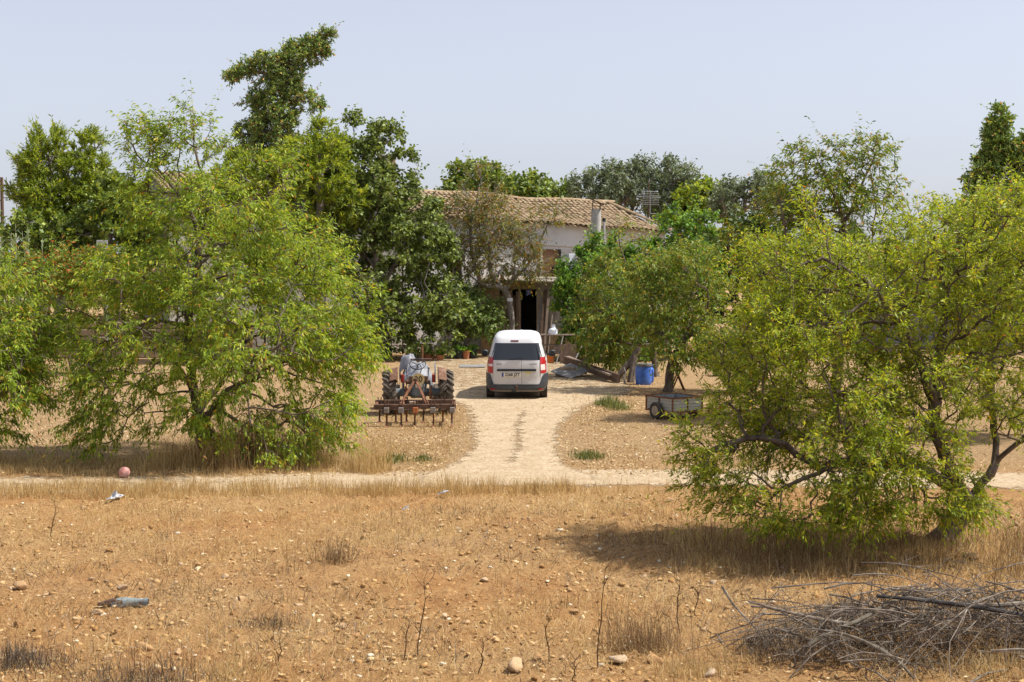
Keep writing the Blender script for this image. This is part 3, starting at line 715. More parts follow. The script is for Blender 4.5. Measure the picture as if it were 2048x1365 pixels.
# --- citrus right of the doorway
YQ = 55.5
b = base_at(1225, YQ)
Q_lobes = [lobe(1345, 455, 30, 35, YQ, .7, .8), lobe(1390, 470, 50, 45, YQ, 1.0), lobe(1400, 530, 60, 50, YQ, 1.2), lobe(1290, 530, 55, 45, YQ, 1.2), lobe(1205, 500, 35, 35, YQ, .8, .7), lobe(1170, 560, 55, 50, YQ, 1.2), lobe(1240, 560, 70, 60, YQ+.4, 1.5), lobe(1140, 600, 30, 40, YQ, .8, .7), lobe(1200, 640, 70, 45, YQ, 1.4), lobe(1145, 665, 28, 30, YQ-.3, .6, .6), lobe(1330, 530, 50, 50, YQ, 1.2), lobe(1180, 690, 50, 30, YQ-.4, .8, .6), lobe(1320, 640, 60, 60, YQ, 1.2, .8), lobe(1290, 715, 60, 35, YQ-1.5, 1.0, .9), lobe(1220, 705, 60, 30, YQ-1.5, .9, .8), lobe(1140, 560, 30, 40, YQ, .8, .6)]
make_tree('citrus_tree', 'glossy bright green citrus tree under the round chimney', 'tree', b, [[b] + px3([(1225, 660), (1222, 610), (1230, 560), (1275, 530), (1320, 500), (1345, 470)], YQ), px3([(1222, 620), (1180, 580), (1165, 550)], YQ)],
    Q_lobes, 740, dict(SP_CAR, twigs=3.8, ll=0.17, lw=0.10, up=0.45, droop=0.1), GREYBARK, CITRUS, 23, seg=0.3, rbase=0.11, twigmat=GREYBARK)
# --- cypress with a bent top, far behind
YY = 68.0
b = base_at(555, YY)
G_lobes = [lobe(655, 72, 18, 8, YY, .4, 2), lobe(625, 90, 28, 12, YY, .6, 1.6), lobe(640, 105, 20, 12, YY, .5, 1.4), lobe(590, 105, 35, 16, YY, .8, 1.3), lobe(605, 125, 32, 16, YY, .8), lobe(545, 125, 40, 14, YY, .8, 1.3), lobe(505, 138, 30, 11, YY, .6, 1.6), lobe(470, 155, 15, 11, YY, .5, 2), lobe(487, 148, 20, 10, YY, .5, 1.4), lobe(565, 145, 40, 22, YY, 1.0), lobe(575, 170, 35, 22, YY, 1.0),
    lobe(550, 185, 45, 22, YY, 1.1), lobe(515, 205, 28, 13, YY, .7, 1.2), lobe(600, 195, 30, 14, YY, .8), lobe(630, 210, 18, 8, YY, .4, 1.6), lobe(560, 225, 45, 25, YY, 1.2), lobe(540, 255, 55, 22, YY, 1.4), lobe(500, 265, 30, 20, YY, 1.0), lobe(560, 285, 60, 25, YY, 1.6), lobe(510, 310, 45, 30, YY, 1.6), lobe(570, 340, 70, 40, YY, 1.8, .6)]
SP_CYP = dict(twigs=6.5, tl=0.36, lpt=10, ll=0.14, lw=0.07, droop=0.15, up=0.25, ldroop=0.0, fwd=0.8, rad=0.7, wild=0.7, tr=0.01, wide=0.5, odd=0.07)
make_tree('cypress_tree', 'tall dark cypress with a windswept top leaning to one side', 'tree', b, [[b] + px3([(558, 500), (555, 400), (556, 300), (560, 220), (570, 160), (590, 125), (620, 95), (660, 70)], YY), px3([(565, 170), (530, 140), (475, 152)], YY)], G_lobes, 800, SP_CYP, GREYBARK, CYP, 31, holes=0.12, seg=0.35, rbase=0.25, rtip=0.012, alpha=0.2)
# --- pine crowns
SP_PINE = dict(twigs=4.5, tl=0.38, lpt=11, ll=0.21, lw=0.022, droop=-0.2, up=0.35, ldroop=-0.15, fwd=0.9, rad=0.7, wild=0.6, tr=0.008, wide=0.3)
YE = 60.0
b = base_at(120, YE)
E_lobes = [lobe(95, 285, 35, 32, YE, .9), lobe(85, 330, 50, 35, YE, 1.2), lobe(175, 295, 35, 28, YE, .9), lobe(165, 340, 45, 40, YE, 1.2), lobe(60, 380, 40, 40, YE, 1.1), lobe(110, 400, 70, 45, YE, 1.7), lobe(180, 400, 45, 45, YE, 1.3), lobe(110, 460, 80, 35, YE, 1.8, .8), lobe(235, 390, 25, 40, YE, .8, .7)]
make_tree('pine_tree', 'bright green pine with two rounded tops behind the red-tipped shrub', 'tree', b, [[b] + px3([(122, 560), (118, 480), (110, 400), (98, 320)], YE), px3([(116, 470), (160, 380), (175, 310)], YE)], E_lobes, 700, dict(SP_PINE, lw=0.055), GREYBARK, PINE, 32, holes=0.12, seg=0.32, rbase=0.2, rtip=0.01)
YH = 54.0
b = base_at(640, YH)
make_tree('pine_tree', 'bright green pine between the bent cypress and the carob', 'tree', b, [[b] + px3([(640, 420), (640, 330), (638, 270)], YH)], [lobe(640, 262, 20, 24, YH, .6), lobe(560, 360, 70, 50, YH, 1.3), lobe(430, 420, 60, 45, YH, 1.2), lobe(680, 400, 50, 50, YH, 1.2), lobe(655, 290, 35, 30, YH, 1.2), lobe(615, 310, 40, 35, YH, 1.3), lobe(680, 300, 22, 30, YH, .9), lobe(640, 360, 70, 40, YH, 1.8), lobe(500, 360, 70, 50, YH, 1.4), lobe(600, 430, 90, 50, YH, 1.5)], 560, dict(SP_PINE, lw=0.06), GREYBARK, PINE, 33, holes=0.12, seg=0.36, rbase=0.2, rtip=0.01)
# dark evergreen below the pine, left
YD = 57.5
b = base_at(215, YD)
make_tree('evergreen_tree', 'dark green evergreen with a dense shaded crown below the two-topped pine', 'tree', b, [[b] + px3([(215, 560), (218, 470), (225, 410)], YD)], [lobe(225, 400, 45, 45, YD, 1.3), lobe(200, 460, 70, 45, YD, 1.6), lobe(120, 480, 70, 40, YD, 1.5), lobe(270, 470, 45, 45, YD, 1.2), lobe(150, 530, 110, 45, YD, 1.7), lobe(50, 470, 40, 40, YD, 1.2)], 430, dict(SP_CYP, twigs=4.5, lpt=8, ll=.22, lw=.14, odd=0.0, up=.3), GREYBARK, OAK, 34, holes=0.12, seg=0.34, rbase=0.16, rtip=0.01)
# oaks and olives behind the roof
SP_FAR = dict(twigs=4.0, tl=0.55, lpt=8, ll=0.27, lw=0.17, droop=0.1, up=0.3, ldroop=0.1, fwd=0.5, rad=0.9, wild=0.7, tr=0.01, wide=0.5)
for (nm, lab, mt, sd, Yt, px, lbs, npt, spx) in [
    ('oak_tree', 'dark round-topped oak behind the tiled roof, next to the carob', OAK, 41, 82.0, 950, [(950, 360, 50, 34, 1.9), (930, 400, 60, 40, 2), (985, 375, 40, 32, 1.6)], 230, SP_FAR),
    ('oak_tree', 'dark flat-topped oak behind the middle of the tiled roof', OAK, 42, 84.0, 1065, [(1060, 378, 45, 28, 1.8), (1100, 385, 50, 22, 1.6), (1030, 400, 60, 40, 2), (1100, 420, 60, 40, 2)], 230, SP_FAR),
    ('olive_tree', 'grey-green olive tree behind the roof television aerial', OLIVE, 43, 80.0, 1255, [(1180, 375, 40, 30, 1.4), (1250, 360, 50, 38, 1.8), (1225, 400, 80, 40, 2.2), (1300, 380, 40, 45, 1.6), (1285, 340, 25, 20, .8)], 360, dict(SP_FAR, ll=.26, lw=.09, lpt=9)),
    ('olive_tree', 'grey-green olive tree with an upright top right of the aerial', OLIVE, 44, 78.0, 1355, [(1340, 350, 18, 30, .8), (1365, 370, 35, 35, 1.3), (1345, 410, 50, 40, 1.6)], 190, dict(SP_FAR, ll=.26, lw=.09, lpt=9)),
    ('broadleaf_tree', 'small yellow-green tree beyond the end of the tiled roof', PINE, 45, 76.0, 1405, [(1400, 400, 45, 28, 1.4), (1370, 425, 40, 30, 1.3), (1440, 415, 30, 30, 1.1)], 170, SP_FAR),
    ('olive_tree', 'pale grey olive tree behind the tall thin almond', OLIVE, 46, 74.0, 1500, [(1460, 400, 40, 32, 1.4), (1520, 390, 45, 38, 1.5), (1560, 410, 35, 40, 1.3)], 230, dict(SP_FAR, ll=.26, lw=.085, lpt=8))]:
    b = base_at(px, Yt)
    make_tree(nm, lab, 'tree', b, [[b] + px3([(px, 560), (px+5, 480), (lbs[0][0], lbs[0][1]+30)], Yt)], [lobe(l[0], l[1], l[2], l[3], Yt, l[4]) for l in lbs], npt, spx, GREYBARK, mt, sd, 'trees behind the farmhouse', seg=0.42, rbase=0.2, rtip=0.012)
# vine-like dark green mass right of the citrus
YV = 58.0
b = base_at(1500, YV)
make_tree('evergreen_shrub', 'rounded dark green shrub right of the citrus with yellow tips', 'shrub', b, [[b] + px3([(1500, 600), (1500, 520), (1490, 470)], YV)], [lobe(1480, 460, 45, 32, YV, 1.2), lobe(1530, 470, 40, 32, YV, 1.1), lobe(1500, 530, 70, 45, YV, 1.5), lobe(1440, 500, 30, 35, YV, .9, .7), lobe(1450, 580, 60, 60, YV, 1.3, .7), lobe(1540, 600, 60, 60, YV, 1.3, .7)], 330, dict(SP_CAR, ll=.18, lw=.12), GREYBARK, leafmat('ivy_leaf', [(0.0, (0.018, 0.045, 0.010)), (0.4, (0.05, 0.09, 0.015)), (0.7, (0.12, 0.16, 0.022)), (1.0, (0.25, 0.27, 0.04))], .3), 47, seg=0.3, rbase=0.09)
# right conifers
YT = 60.0
def conifer(px, top, bot, half, seed, lab):
    b = base_at(px, YT); rng = np.random.default_rng(seed); lb = []
    n = 22
    for i in range(n):
        t = i/(n-1); y = top + (bot-top)*t; wdt = 6 + (half-6)*t**0.85
        for sd in (-1, 1):
            lb.append(lobe(px + sd*wdt*rng.uniform(.35, .75), y + rng.uniform(-6, 6), wdt*rng.uniform(.35, .6)+4, 9, YT + rng.uniform(-.6, .6)*t, .3+1.0*t*rng.uniform(.5, 1), 1.2-.3*t))
    make_tree('cypress_tree', lab, 'tree', b, [[b] + px3([(px, bot-20), (px, (top+bot)/2), (px, top+6)], YT)], lb, 620, dict(SP_CYP, odd=.02, ll=.17, lw=.09, up=.1), GREYBARK, CYP, seed, 'conifers behind the right-hand almonds', seg=0.3, rbase=0.18, rtip=0.01, alpha=0.25, holes=0.02)
conifer(2000, 228, 520, 95, 51, 'pointed dark green cypress with ragged sprays behind the almonds')
conifer(2062, 268, 560, 80, 52, 'shorter dark cypress standing close against the pointed one')
# red-tipped shrub and reeds, left background
YX = 48.0
b = base_at(140, YX)
make_tree('flowering_shrub', 'wide green shrub with orange-red tips above the red machine', 'shrub', b, [[b] + px3([(140, 680), (140, 620), (150, 560)], YX), px3([(140, 650), (90, 590), (70, 550)], YX), px3([(140, 650), (190, 590), (210, 550)], YX)],
    [lobe(120, 540, 60, 38, YX, 1.3), lobe(180, 540, 55, 38, YX, 1.3), lobe(70, 560, 50, 40, YX, 1.2), lobe(230, 565, 50, 40, YX, 1.2), lobe(150, 585, 90, 28, YX, 1.4, .7), lobe(300, 570, 60, 45, YX+1, 1.2, .6)], 330, dict(SP_ALM, ll=.15, lw=.055, twigs=4.0, up=.5, droop=0.0, odd=.13, ldroop=.1), TWIG, ROSE, 48, seg=0.27, rbase=0.06)
# ------------------------------------------------------------------ more materials
def posmat(name, c1, c2, c3, scale, rough=0.85, bstr=0.3, vor=None):
    """mottled in world space, so that neighbouring pieces differ"""
    m = bpy.data.materials.new(name); nt = nodes_of(m)
    pos = N(nt, 'ShaderNodeNewGeometry').outputs['Position']
    col = ramp(nt, noise(nt, scale, 5, 0.65, pos), [(0.3, c1), (0.5, c2), (0.72, c3)])
    oi = N(nt, 'ShaderNodeObjectInfo').outputs['Random']
    col = mixc(nt, 1.0, col, ramp(nt, oi, [(0, (0.78, 0.76, 0.74)), (1, (1.1, 1.08, 1.04))]), 'MULTIPLY')
    finish(nt, col, rough, 0, noise(nt, scale*9, 4, .6, pos), bstr, 0.01, 0.25); return m
LIME = posmat('limewash', (0.62, 0.60, 0.57), (0.80, 0.79, 0.775), (0.86, 0.855, 0.85), 1.3, 0.9, 0.3)
STONE = posmat('rubble_stone', (0.229, 0.167, 0.110), (0.334, 0.255, 0.176), (0.440, 0.361, 0.264), 3.0, 0.95, 0.9)
RENDER = posmat('grey_render', (0.211, 0.176, 0.145), (0.299, 0.264, 0.229), (0.387, 0.352, 0.308), 2.2, 0.95, 0.6)
TILE = posmat('clay_tile', (0.20, 0.135, 0.080), (0.34, 0.25, 0.155), (0.47, 0.37, 0.25), 2.6, 0.9, 0.5)
OLDWOOD = surf('weathered_wood', (0.14, 0.10, 0.075), (0.25, 0.19, 0.145), 5, 0.85, bstr=0.5, c3=(0.34, 0.28, 0.225), stretch=(6, 6, 0.8))
DARKWOOD = surf('dark_wood', (0.055, 0.034, 0.023), (0.115, 0.070, 0.045), 5, 0.85, bstr=0.5, c3=(0.18, 0.12, 0.08), stretch=(5, 5, 0.8))
GREYWOOD = surf('grey_board', (0.15, 0.14, 0.135), (0.235, 0.225, 0.22), 5, 0.85, bstr=0.5, c3=(0.31, 0.30, 0.295), stretch=(1, 6, 5))
RUST = surf('rust', (0.085, 0.032, 0.016), (0.185, 0.075, 0.035), 14, 0.85, bstr=0.4, c3=(0.30, 0.15, 0.075))
RUSTDARK = surf('dark_rusty_iron', (0.045, 0.027, 0.020), (0.105, 0.055, 0.034), 14, 0.75, bstr=0.4, c3=(0.19, 0.105, 0.062))
CONC = surf('cement', (0.38, 0.365, 0.33), (0.50, 0.48, 0.44), 5, 0.9, bstr=0.3)
GALV = surf('galvanised', (0.42, 0.43, 0.44), (0.56, 0.57, 0.58), 8, 0.45, metal=0.6)
DARK = surf('black_plastic', (0.016, 0.017, 0.019), (0.03, 0.031, 0.034), 20, 0.55, bstr=0.08)
RUBBER = surf('dusty_rubber', (0.030, 0.027, 0.024), (0.085, 0.070, 0.055), 7, 0.9, bstr=0.2)
TERRA = surf('terracotta', (0.36, 0.13, 0.055), (0.46, 0.19, 0.09), 8, 0.8)
BLUE = surf('blue_plastic', (0.03, 0.095, 0.42), (0.055, 0.15, 0.52), 4, 0.45, bstr=0.05, c3=(0.13, 0.21, 0.50))
WHITEP = surf('white_plastic', (0.72, 0.73, 0.75), (0.82, 0.83, 0.85), 6, 0.5, bstr=0.1)
REDP = surf('red_paint', (0.36, 0.025, 0.025), (0.24, 0.02, 0.02), 5, 0.5)

# ------------------------------------------------------------------ farmhouse
O = np.array([-2.66, 61.0, 0]); RZ = math.atan2(0.392, 0.92)
house = empty('farmhouse', tuple(O), RZ, 'whitewashed farmhouse with a sagging clay tile roof behind the trees', 'house')
HX0, HX1, HD = -2.1, 10.5, 7.0
def eave(x): return 5.85 - (x-HX0)*0.050
def ridge(x): return 7.0 - (x-HX0)*0.038 + 0.05*math.sin(x*0.9)
XR = 9.3
w = MB()
# front wall in panels around a window, doorway and recess
def wallpanel(mb, x0, x1, z0, z1, y0=0.0, th=0.4):
    mb.box(((x0+x1)/2, y0+th/2, (z0+z1)/2), (x1-x0, th, z1-z0))
wx0, wx1, wz0, wz1 = -0.1, 0.55, 3.05, 4.05         # window
dx0, dx1, dz1 = 4.35, 5.25, 4.35                    # upper doorway
n = 24
def topz(x): return eave(x) - 0.06
def panel_to_eave(x0, x1, z0):
    k = max(1, int((x1-x0)/0.6))
    for i in range(k):
        a, b_ = x0+(x1-x0)*i/k, x0+(x1-x0)*(i+1)/k
        w.add([(a,0,z0),(b_,0,z0),(b_,0.4,z0),(a,0.4,z0),(a,0,topz(a)),(b_,0,topz(b_)),(b_,0.4,topz(b_)),(a,0.4,topz(a))], [(0,1,2,3),(4,7,6,5),(0,4,5,1),(3,2,6,7)])
panel_to_eave(HX0, wx0, 0); panel_to_eave(wx1, dx0, 0); panel_to_eave(dx1, HX1, 0)
panel_to_eave(wx0, wx1, wz1); panel_to_eave(dx0, dx1, dz1)
wallpanel(w, wx0, wx1, 0, wz0); wallpanel(w, dx0, dx1, 0, 2.5)
w.box((HX1-0.2, HD/2+0.2, 2.55), (0.4, HD-0.4, 5.1)); w.box(((HX0+HX1)/2, HD-0.2, 2.55), (HX1-HX0-0.9, 0.4, 5.1))
w.build('wall', LIME, house)
win = MB().box(((wx0+wx1)/2, 0.25, (wz0+wz1)/2), (wx1-wx0-.01, 0.03, wz1-wz0-.01)).build('window', surf('dark_glass', (0.03, 0.035, 0.035), (0.06, 0.06, 0.055), 3, 0.15), house)
f = MB()
for x in (wx0+.03, (wx0+wx1)/2, wx1-.03): f.box((x, 0.205, (wz0+wz1)/2), (0.05, 0.05, wz1-wz0-.02))
for z in np.linspace(wz0+.03, wz1-.03, 5): f.box(((wx0+wx1)/2, 0.201, z), (wx1-wx0-.02, 0.04, 0.035))
f.build('frame', OLDWOOD, win)
MB().box(((wx0+wx1)/2, -0.03, wz0-0.03), (wx1-wx0+.16, 0.16, 0.06), bev=.01).build('sill', CONC, win)
dr = MB().box(((dx0+dx1)/2, 0.3, (2.5+dz1)/2), (dx1-dx0, 0.06, dz1-2.5-.01)).build('door', surf('salmon_paint', (0.50, 0.27, 0.17), (0.58, 0.36, 0.25), 3, 0.8), house)
MB().box((dx1-0.22, 0.255, 3.05), (0.34, 0.04, 1.05)).build('panel', DARKWOOD, dr)
# roof: boarded deck plus clay tiles
def rp(x, t, lift=0.0):
    """point on the front slope: t 0 at the eave edge .. 1 at the ridge"""
    y = -0.35 + (HD/2+0.35)*t; z = (eave(x)-0.05)*(1-t) + ridge(x)*t - 0.09*math.sin(math.pi*t) + 0.03*math.sin(x*1.7+t*3)
    return (x, y, z+lift)
def xmax(t): return HX1+0.2 - (HX1+0.2-XR)*t
d = MB()
d.grid(lambda u, v: rp(HX0 + (xmax(v)-HX0)*u, v, -0.04), 20, 8)
d.add([rp(HX1+.2, 0, -.04), (HX1+.2, HD+.3, eave(HX1)-.09), rp(XR, 1, -.04)], [(0, 1, 2)])
d.add([rp(HX0, 1, -.04), rp(XR, 1, -.04), (HX1+.2, HD+.3, eave(HX1)-.09), (HX0, HD+.3, eave(HX0)-.09)], [(0, 1, 2, 3)])
roof = d.build('roof', TILE, house)
tm = MB(); segs = 6
def barrel(r0, r1, L, th=0.014):
    vs, fs = [], []
    for (r, y) in ((r0, 0), (r1, L)):
        for k in range(segs+1):
            a = math.pi*k/segs; vs.append((r*math.cos(a), y, r*math.sin(a)*0.8))
        for k in range(segs+1):
            a = math.pi*k/segs; vs.append(((r-th)*math.cos(a), y, (r-th)*math.sin(a)*0.8))
    m = segs+1
    for k in range(segs):
        fs.append((k, k+1, 2*m+k+1, 2*m+k)); fs.append((k, m+k, m+k+1, k+1))
    return vs, fs
tv, tf = barrel(0.105, 0.085, 0.44)
tile_me = MB().add(tv, tf).mesh('roof_tile', TILE, 'all')
rng = random.Random(5)
ROWS, PITCH_X = 12, 0.235
cells = []
for r in range(ROWS):
    t = r/ROWS; x = HX0+0.12
    while x < xmax(t+0.05)-0.1:
        cells.append((r, t, x)); x += PITCH_X
def tile_matrix(r, t, x):
    a = Vector(rp(x, t)); b_ = Vector(rp(x, min(t+1/ROWS, 1.0))); dv = (b_-a).normalized()
    sx = Vector((1, 0, -0.04)); sx = (sx - dv*sx.dot(dv)).normalized(); up = sx.cross(dv)
    j = rng.uniform(-.022, .022); jl = rng.uniform(-.03, .03)
    ang = rng.gauss(0, .05); s2 = sx*math.cos(ang)+dv*math.sin(ang); d2 = dv*math.cos(ang)-sx*math.sin(ang)
    d2 = (d2 - up*0.055).normalized()
    p = a + sx*j + dv*(jl-0.06) + up*(0.02+rng.uniform(0, .02))
    s = rng.uniform(.92, 1.08)
    return Matrix(((s2.x*s, d2.x, up.x*s, p.x), (s2.y*s, d2.y, up.y*s, p.y), (s2.z*s, d2.z, up.z*s, p.z), (0,0,0,1)))
vis = [c for c in cells if c[2] > 1.6]
vis.sort(key=lambda c: (c[0] > 7, c[0])); single = set(vis[:298]); rest = MB()
for c in cells:
    M = tile_matrix(*c)
    if c in single:
        o = link('roof_tile', tile_me, roof); o.matrix_local = M
    else: rest.add(tv, tf, M)
for k in range(30):      # ridge caps
    x = HX0+0.2+k*0.38
    if x > XR: break
    a = rp(x, 1.0, .03); M = Matrix.Translation(a) @ Matrix.Rotation(-math.pi/2+rng.gauss(0, .04), 4, 'Z') @ Matrix.Scale(1.25, 4)
    rest.add(tv, tf, M)
hipa, hipb = Vector(rp(HX1+.2, 0, .05)), Vector(rp(XR, 1, .03))
for k in range(11):
    p = hipa.lerp(hipb, k/11); dv = (hipb-hipa).normalized(); sx = dv.cross(Vector((0,0,1))).normalized(); up = sx.cross(dv)
    rest.add(tv, tf, Matrix(((sx.x*1.2, dv.x, up.x*1.2, p.x), (sx.y*1.2, dv.y, up.y*1.2, p.y), (sx.z*1.2, dv.z, up.z*1.2, p.z), (0,0,0,1))))
tag(rest.build('roof_tiles', TILE, roof, smooth=True), kind='stuff')
# pergola rail along the wall
MB().beam((3.2, -0.3, 4.55), (7.6, -0.3, 4.35), 0.07, 0.07).build('rail', OLDWOOD, house)
MB().box((4.0, -0.35, 3.6), (0.11, 0.11, 1.9)).build('post', DARKWOOD, house)
MB().box((6.0, -0.9, 3.65), (0.32, 0.32, 1.75), bev=.01).build('pillar', LIME, house)
MB().box((5.5, -0.5, 3.4), (0.35, 0.3, 1.5), bev=.01).build('pillar', surf('blueish_limewash', (0.58, 0.61, 0.66), (0.68, 0.70, 0.74), 3, 0.9), house)

# taller left wing
wing = empty('farmhouse_wing', tuple(O + np.array([-0.92*2.15, -0.392*2.15, 0])), RZ, 'taller pale house wing with tiled roof hidden behind the big green almond', 'house')
LW = 9.7
w = MB()
for (x0, x1, z0, z1) in ((-LW, -8.2, 0, 6.6), (-7.2, -4.4, 0, 6.6), (-3.4, -0.02, 0, 6.6), (-8.2, -7.2, 0, 4.6), (-8.2, -7.2, 6.0, 6.6), (-4.4, -3.4, 0, 4.6), (-4.4, -3.4, 6.0, 6.6)):
    w.box(((x0+x1)/2, 0.2, (z0+z1)/2), (x1-x0, 0.4, z1-z0))
for x in (-LW+.2, -0.22):
    w.add([(x-.2, .4, 0), (x-.2, 7, 0), (x-.2, 7, 6.6), (x-.2, 3.5, 7.35), (x-.2, .4, 6.66), (x+.2, .4, 0), (x+.2, 7, 0), (x+.2, 7, 6.6), (x+.2, 3.5, 7.35), (x+.2, .4, 6.66)], [(0,1,2,3,4), (9,8,7,6,5), (0,5,6,1), (1,6,7,2), (2,7,8,3), (3,8,9,4), (4,9,5,0)])
w.build('wall', posmat('old_plaster', (0.36, 0.33, 0.30), (0.48, 0.455, 0.42), (0.58, 0.56, 0.53), 1.2, 0.9, .4), wing)
for x in (-7.7, -3.9):
    q = MB().box((x, .22, 5.3), (.99, .06, 1.39)).build('window', DARKWOOD, wing)
    MB().box((x-.24, .17, 5.3), (.44, .03, 1.25)).build('shutter', OLDWOOD, q); MB().box((x+.24, .17, 5.3), (.44, .03, 1.25)).build('shutter', OLDWOOD, q)
d = MB()
d.slab(lambda u, v: (-LW-.25 + (LW+.25)*u, -.4+3.9*v, 6.52+.92*v), 8, 3, (0, 0, .06)); d.slab(lambda u, v: (-LW-.25 + (LW+.25)*u, 7.4-3.9*v, 6.52+.92*v), 8, 3, (0, 0, .06))
wr = d.build('roof', TILE, wing); rest = MB()
for r in range(11):
    for k in range(41):
        a = Vector((-LW-.15+k*.24, -.4+3.9*r/11.0, 6.59+.92*r/11.0)); dv = Vector((0, 3.9, .92)).normalized(); sx = Vector((1,0,0)); up = sx.cross(dv)
        p = a+up*.01+sx*rng.uniform(-.02, .02); rest.add(tv, tf, Matrix(((1, dv.x, up.x, p.x), (0, dv.y, up.y, p.y), (0, dv.z, up.z, p.z), (0,0,0,1))))
tag(rest.build('roof_tiles', TILE, wr, smooth=True), kind='stuff')
ch = MB().box((-.36, .85, 7.45), (.56, .6, 1.6), bev=.02).build('chimney', STONE, wing)
MB().box((-.36, .85, 8.29), (.68, .72, .08), bev=.02).build('cap', CONC, ch)

# ------------------------------------------------------------------ front lean-to with the dark doorway
YSH = 59.0
def sx_(px, Y=YSH): return float(P(px, 600, Y)[0])
shed = empty('lean_to_shed', (0, YSH, 0), 0, 'earth-coloured lean-to shed with a black open doorway behind the van', 'shed')
x0, xa, xb, x1 = sx_(962), sx_(1040), sx_(1073), sx_(1225)
ZT = 2.95; ZD = 2.66
MB().box(((x0+xa-.85)/2, .15, ZT/2), (xa-.85-x0, .3, ZT)).build('wall', STONE, shed)
q = MB(); q.box((xb+.28, .15, ZT/2), (.55, .3, ZT)); q.build('wall', RENDER, shed)
q = MB(); q.box(((xb+.556+x1)/2, .17, 1.55), (x1-xb-.556, .3, 2.8), bev=.0); q.build('wall', posmat('grey_wall', (0.30, 0.28, 0.25), (0.42, 0.40, 0.37), (0.50, 0.48, 0.45), 2, .9, .4), shed)
q = MB(); q.box(((xb+.556+x1)/2, .10, .55), (x1-xb-.556, .42, 1.1), bev=.03); q.build('plinth', STONE, shed)
q = MB(); q.box(((xa+xb)/2-.42, .16, (ZD+ZT)/2), (xb-xa+.85, .28, ZT-ZD)); q.build('lintel', STONE, shed)
q = MB(); q.box((x0+.15, 1.35, ZT/2), (.3, 2.1, ZT)); q.build('wall', RENDER, shed); MB().box((x1-.15, 1.4, ZT/2), (.3, 2.1, ZT)).build('wall', RENDER, shed); PAINTED_SHADE = surf('painted_interior_shade', (.018, .015, .013), (.035, .03, .026), 4, .95); MB().box(((x0+x1)/2, 2.5, ZT/2), (x1-x0-.7, .2, ZT)).build('back_wall', PAINTED_SHADE, shed); MB().box(((x0+x1)/2, 1.4, .03), (x1-x0-.7, 1.9, .10)).build('floor', PAINTED_SHADE, shed)  # back wall and floor coloured near black to paint in the doorway's shade
q = MB(); q.slab(lambda u, v: (x0-.12+(x1-x0+.24)*u, -.28+2.95*v, ZT+.003+.16*v+.03*math.sin(9*u)), 12, 2, (0, 0, .07)); rf = q.build('roof', posmat('mossy_fibre_sheet', (0.17, 0.14, 0.11), (0.27, 0.235, 0.19), (0.36, 0.32, 0.27), 3, .95, .6), shed)
rr_ = random.Random(9)
for k in range(6):       # upright boards left of the doorway
    xx = xa-.80+k*.142; h = ZD-rr_.uniform(0.0, .35)
    MB().box((xx, .02+rr_.uniform(-.02, .04), h/2), (.125, .04, h), rot=Matrix.Rotation(rr_.gauss(0, .012), 4, 'Y'), bev=.005).build('plank', OLDWOOD if k % 2 else DARKWOOD, shed)
MB().box((xa-.02, -.05, ZD/2), (.11, .12, ZD), bev=.01).build('door_post', OLDWOOD, shed)
# brick base and round cement flue with a slanted sheet on top
cx = sx_(1195)
cb = MB().box((cx-.12, 1.2, 3.80), (.62, .6, 1.44), bev=.02).build('chimney', surf('brick_base', (0.28, 0.16, 0.11), (0.40, 0.30, 0.24), 9, .9, c3=(0.42, 0.39, 0.35)), shed)
MB().lathe([(.225, 4.52), (.215, 5.2), (.205, 5.98), (.21, 6.02), (.15, 6.02), (.15, 5.6)], 20, Matrix.Translation((cx, 1.2, 0))).build('flue', CONC, cb, smooth=True)
for sx in (-1, 1):
    for sy in (-1, 1): MB().tube([(cx+sx*.16, 1.2+sy*.14, 5.95), (cx+sx*.16+.02, 1.2+sy*.14, 6.30-sx*.07)], .012, 5).build('bracket', RUSTDARK, cb)
MB().box((cx+.03, 1.2, 6.33), (.66, .56, .02), rot=Matrix.Rotation(.42, 4, 'Y')).build('cap', RUSTDARK, cb)
MB().tube([(cx+.34, 1.3, ZT+.1), (cx+.34, 1.3, 5.5)], .06, 10).build('vent_pipe', CONC, shed); MB().tube([(cx+.34, 1.3, 5.5), (cx+.34, 1.3, 5.64)], .075, 10).build('vent_pipe_cap', DARK, shed)
# clothing-like blue rag under the lintel
q = MB(); q.slab(lambda u, v: (sx_(1052)+.22*u, -.10+.03*math.sin(9*u+3*v), ZD-.02-.26*v*(1-.35*u)), 8, 4, (0, .012, 0)); tag(q.build('hanging_rag', surf('blue_cloth', (0.05, 0.08, 0.26), (0.25, 0.28, 0.42), 6, .9), None, True, (0, YSH, 0)), 'small blue and white rag hanging over the dark doorway', 'rag')

# television aerial
ax_, ay_ = P(1297, 420, 66.0)[0], 66.0
aer = empty('television_aerial', (ax_, ay_, 5.1), 0, 'comb-shaped metal television aerial standing over the tiled roof', 'aerial')
MB().tube([(0, 0, 0), (0, 0, 2.35)], .022, 6).build('mast', RUSTDARK, aer); MB().tube([(.07, 0, .9), (.07, 0, 1.9)], .015, 6).build('brace', GALV, aer)
bm_ = MB().tube([(-.55, .05, 1.72), (.55, -.10, 1.66)], .016, 6).build('boom', GALV, aer)
for k in range(8):
    z = 1.34+k*.085
    MB().tube([(-.33+.04*(k % 2), .0, z+.01), (.46, -.06, z-.01)], .0125, 5).build('element', GALV, aer)
MB().tube([(.1, 0, .92), (.45, 0, .92)], .012, 5).build('element', GALV, aer)
MB().tube([(0, 0, 2.3), (.04, 0, 2.55)], .012, 5).build('element', GALV, aer)

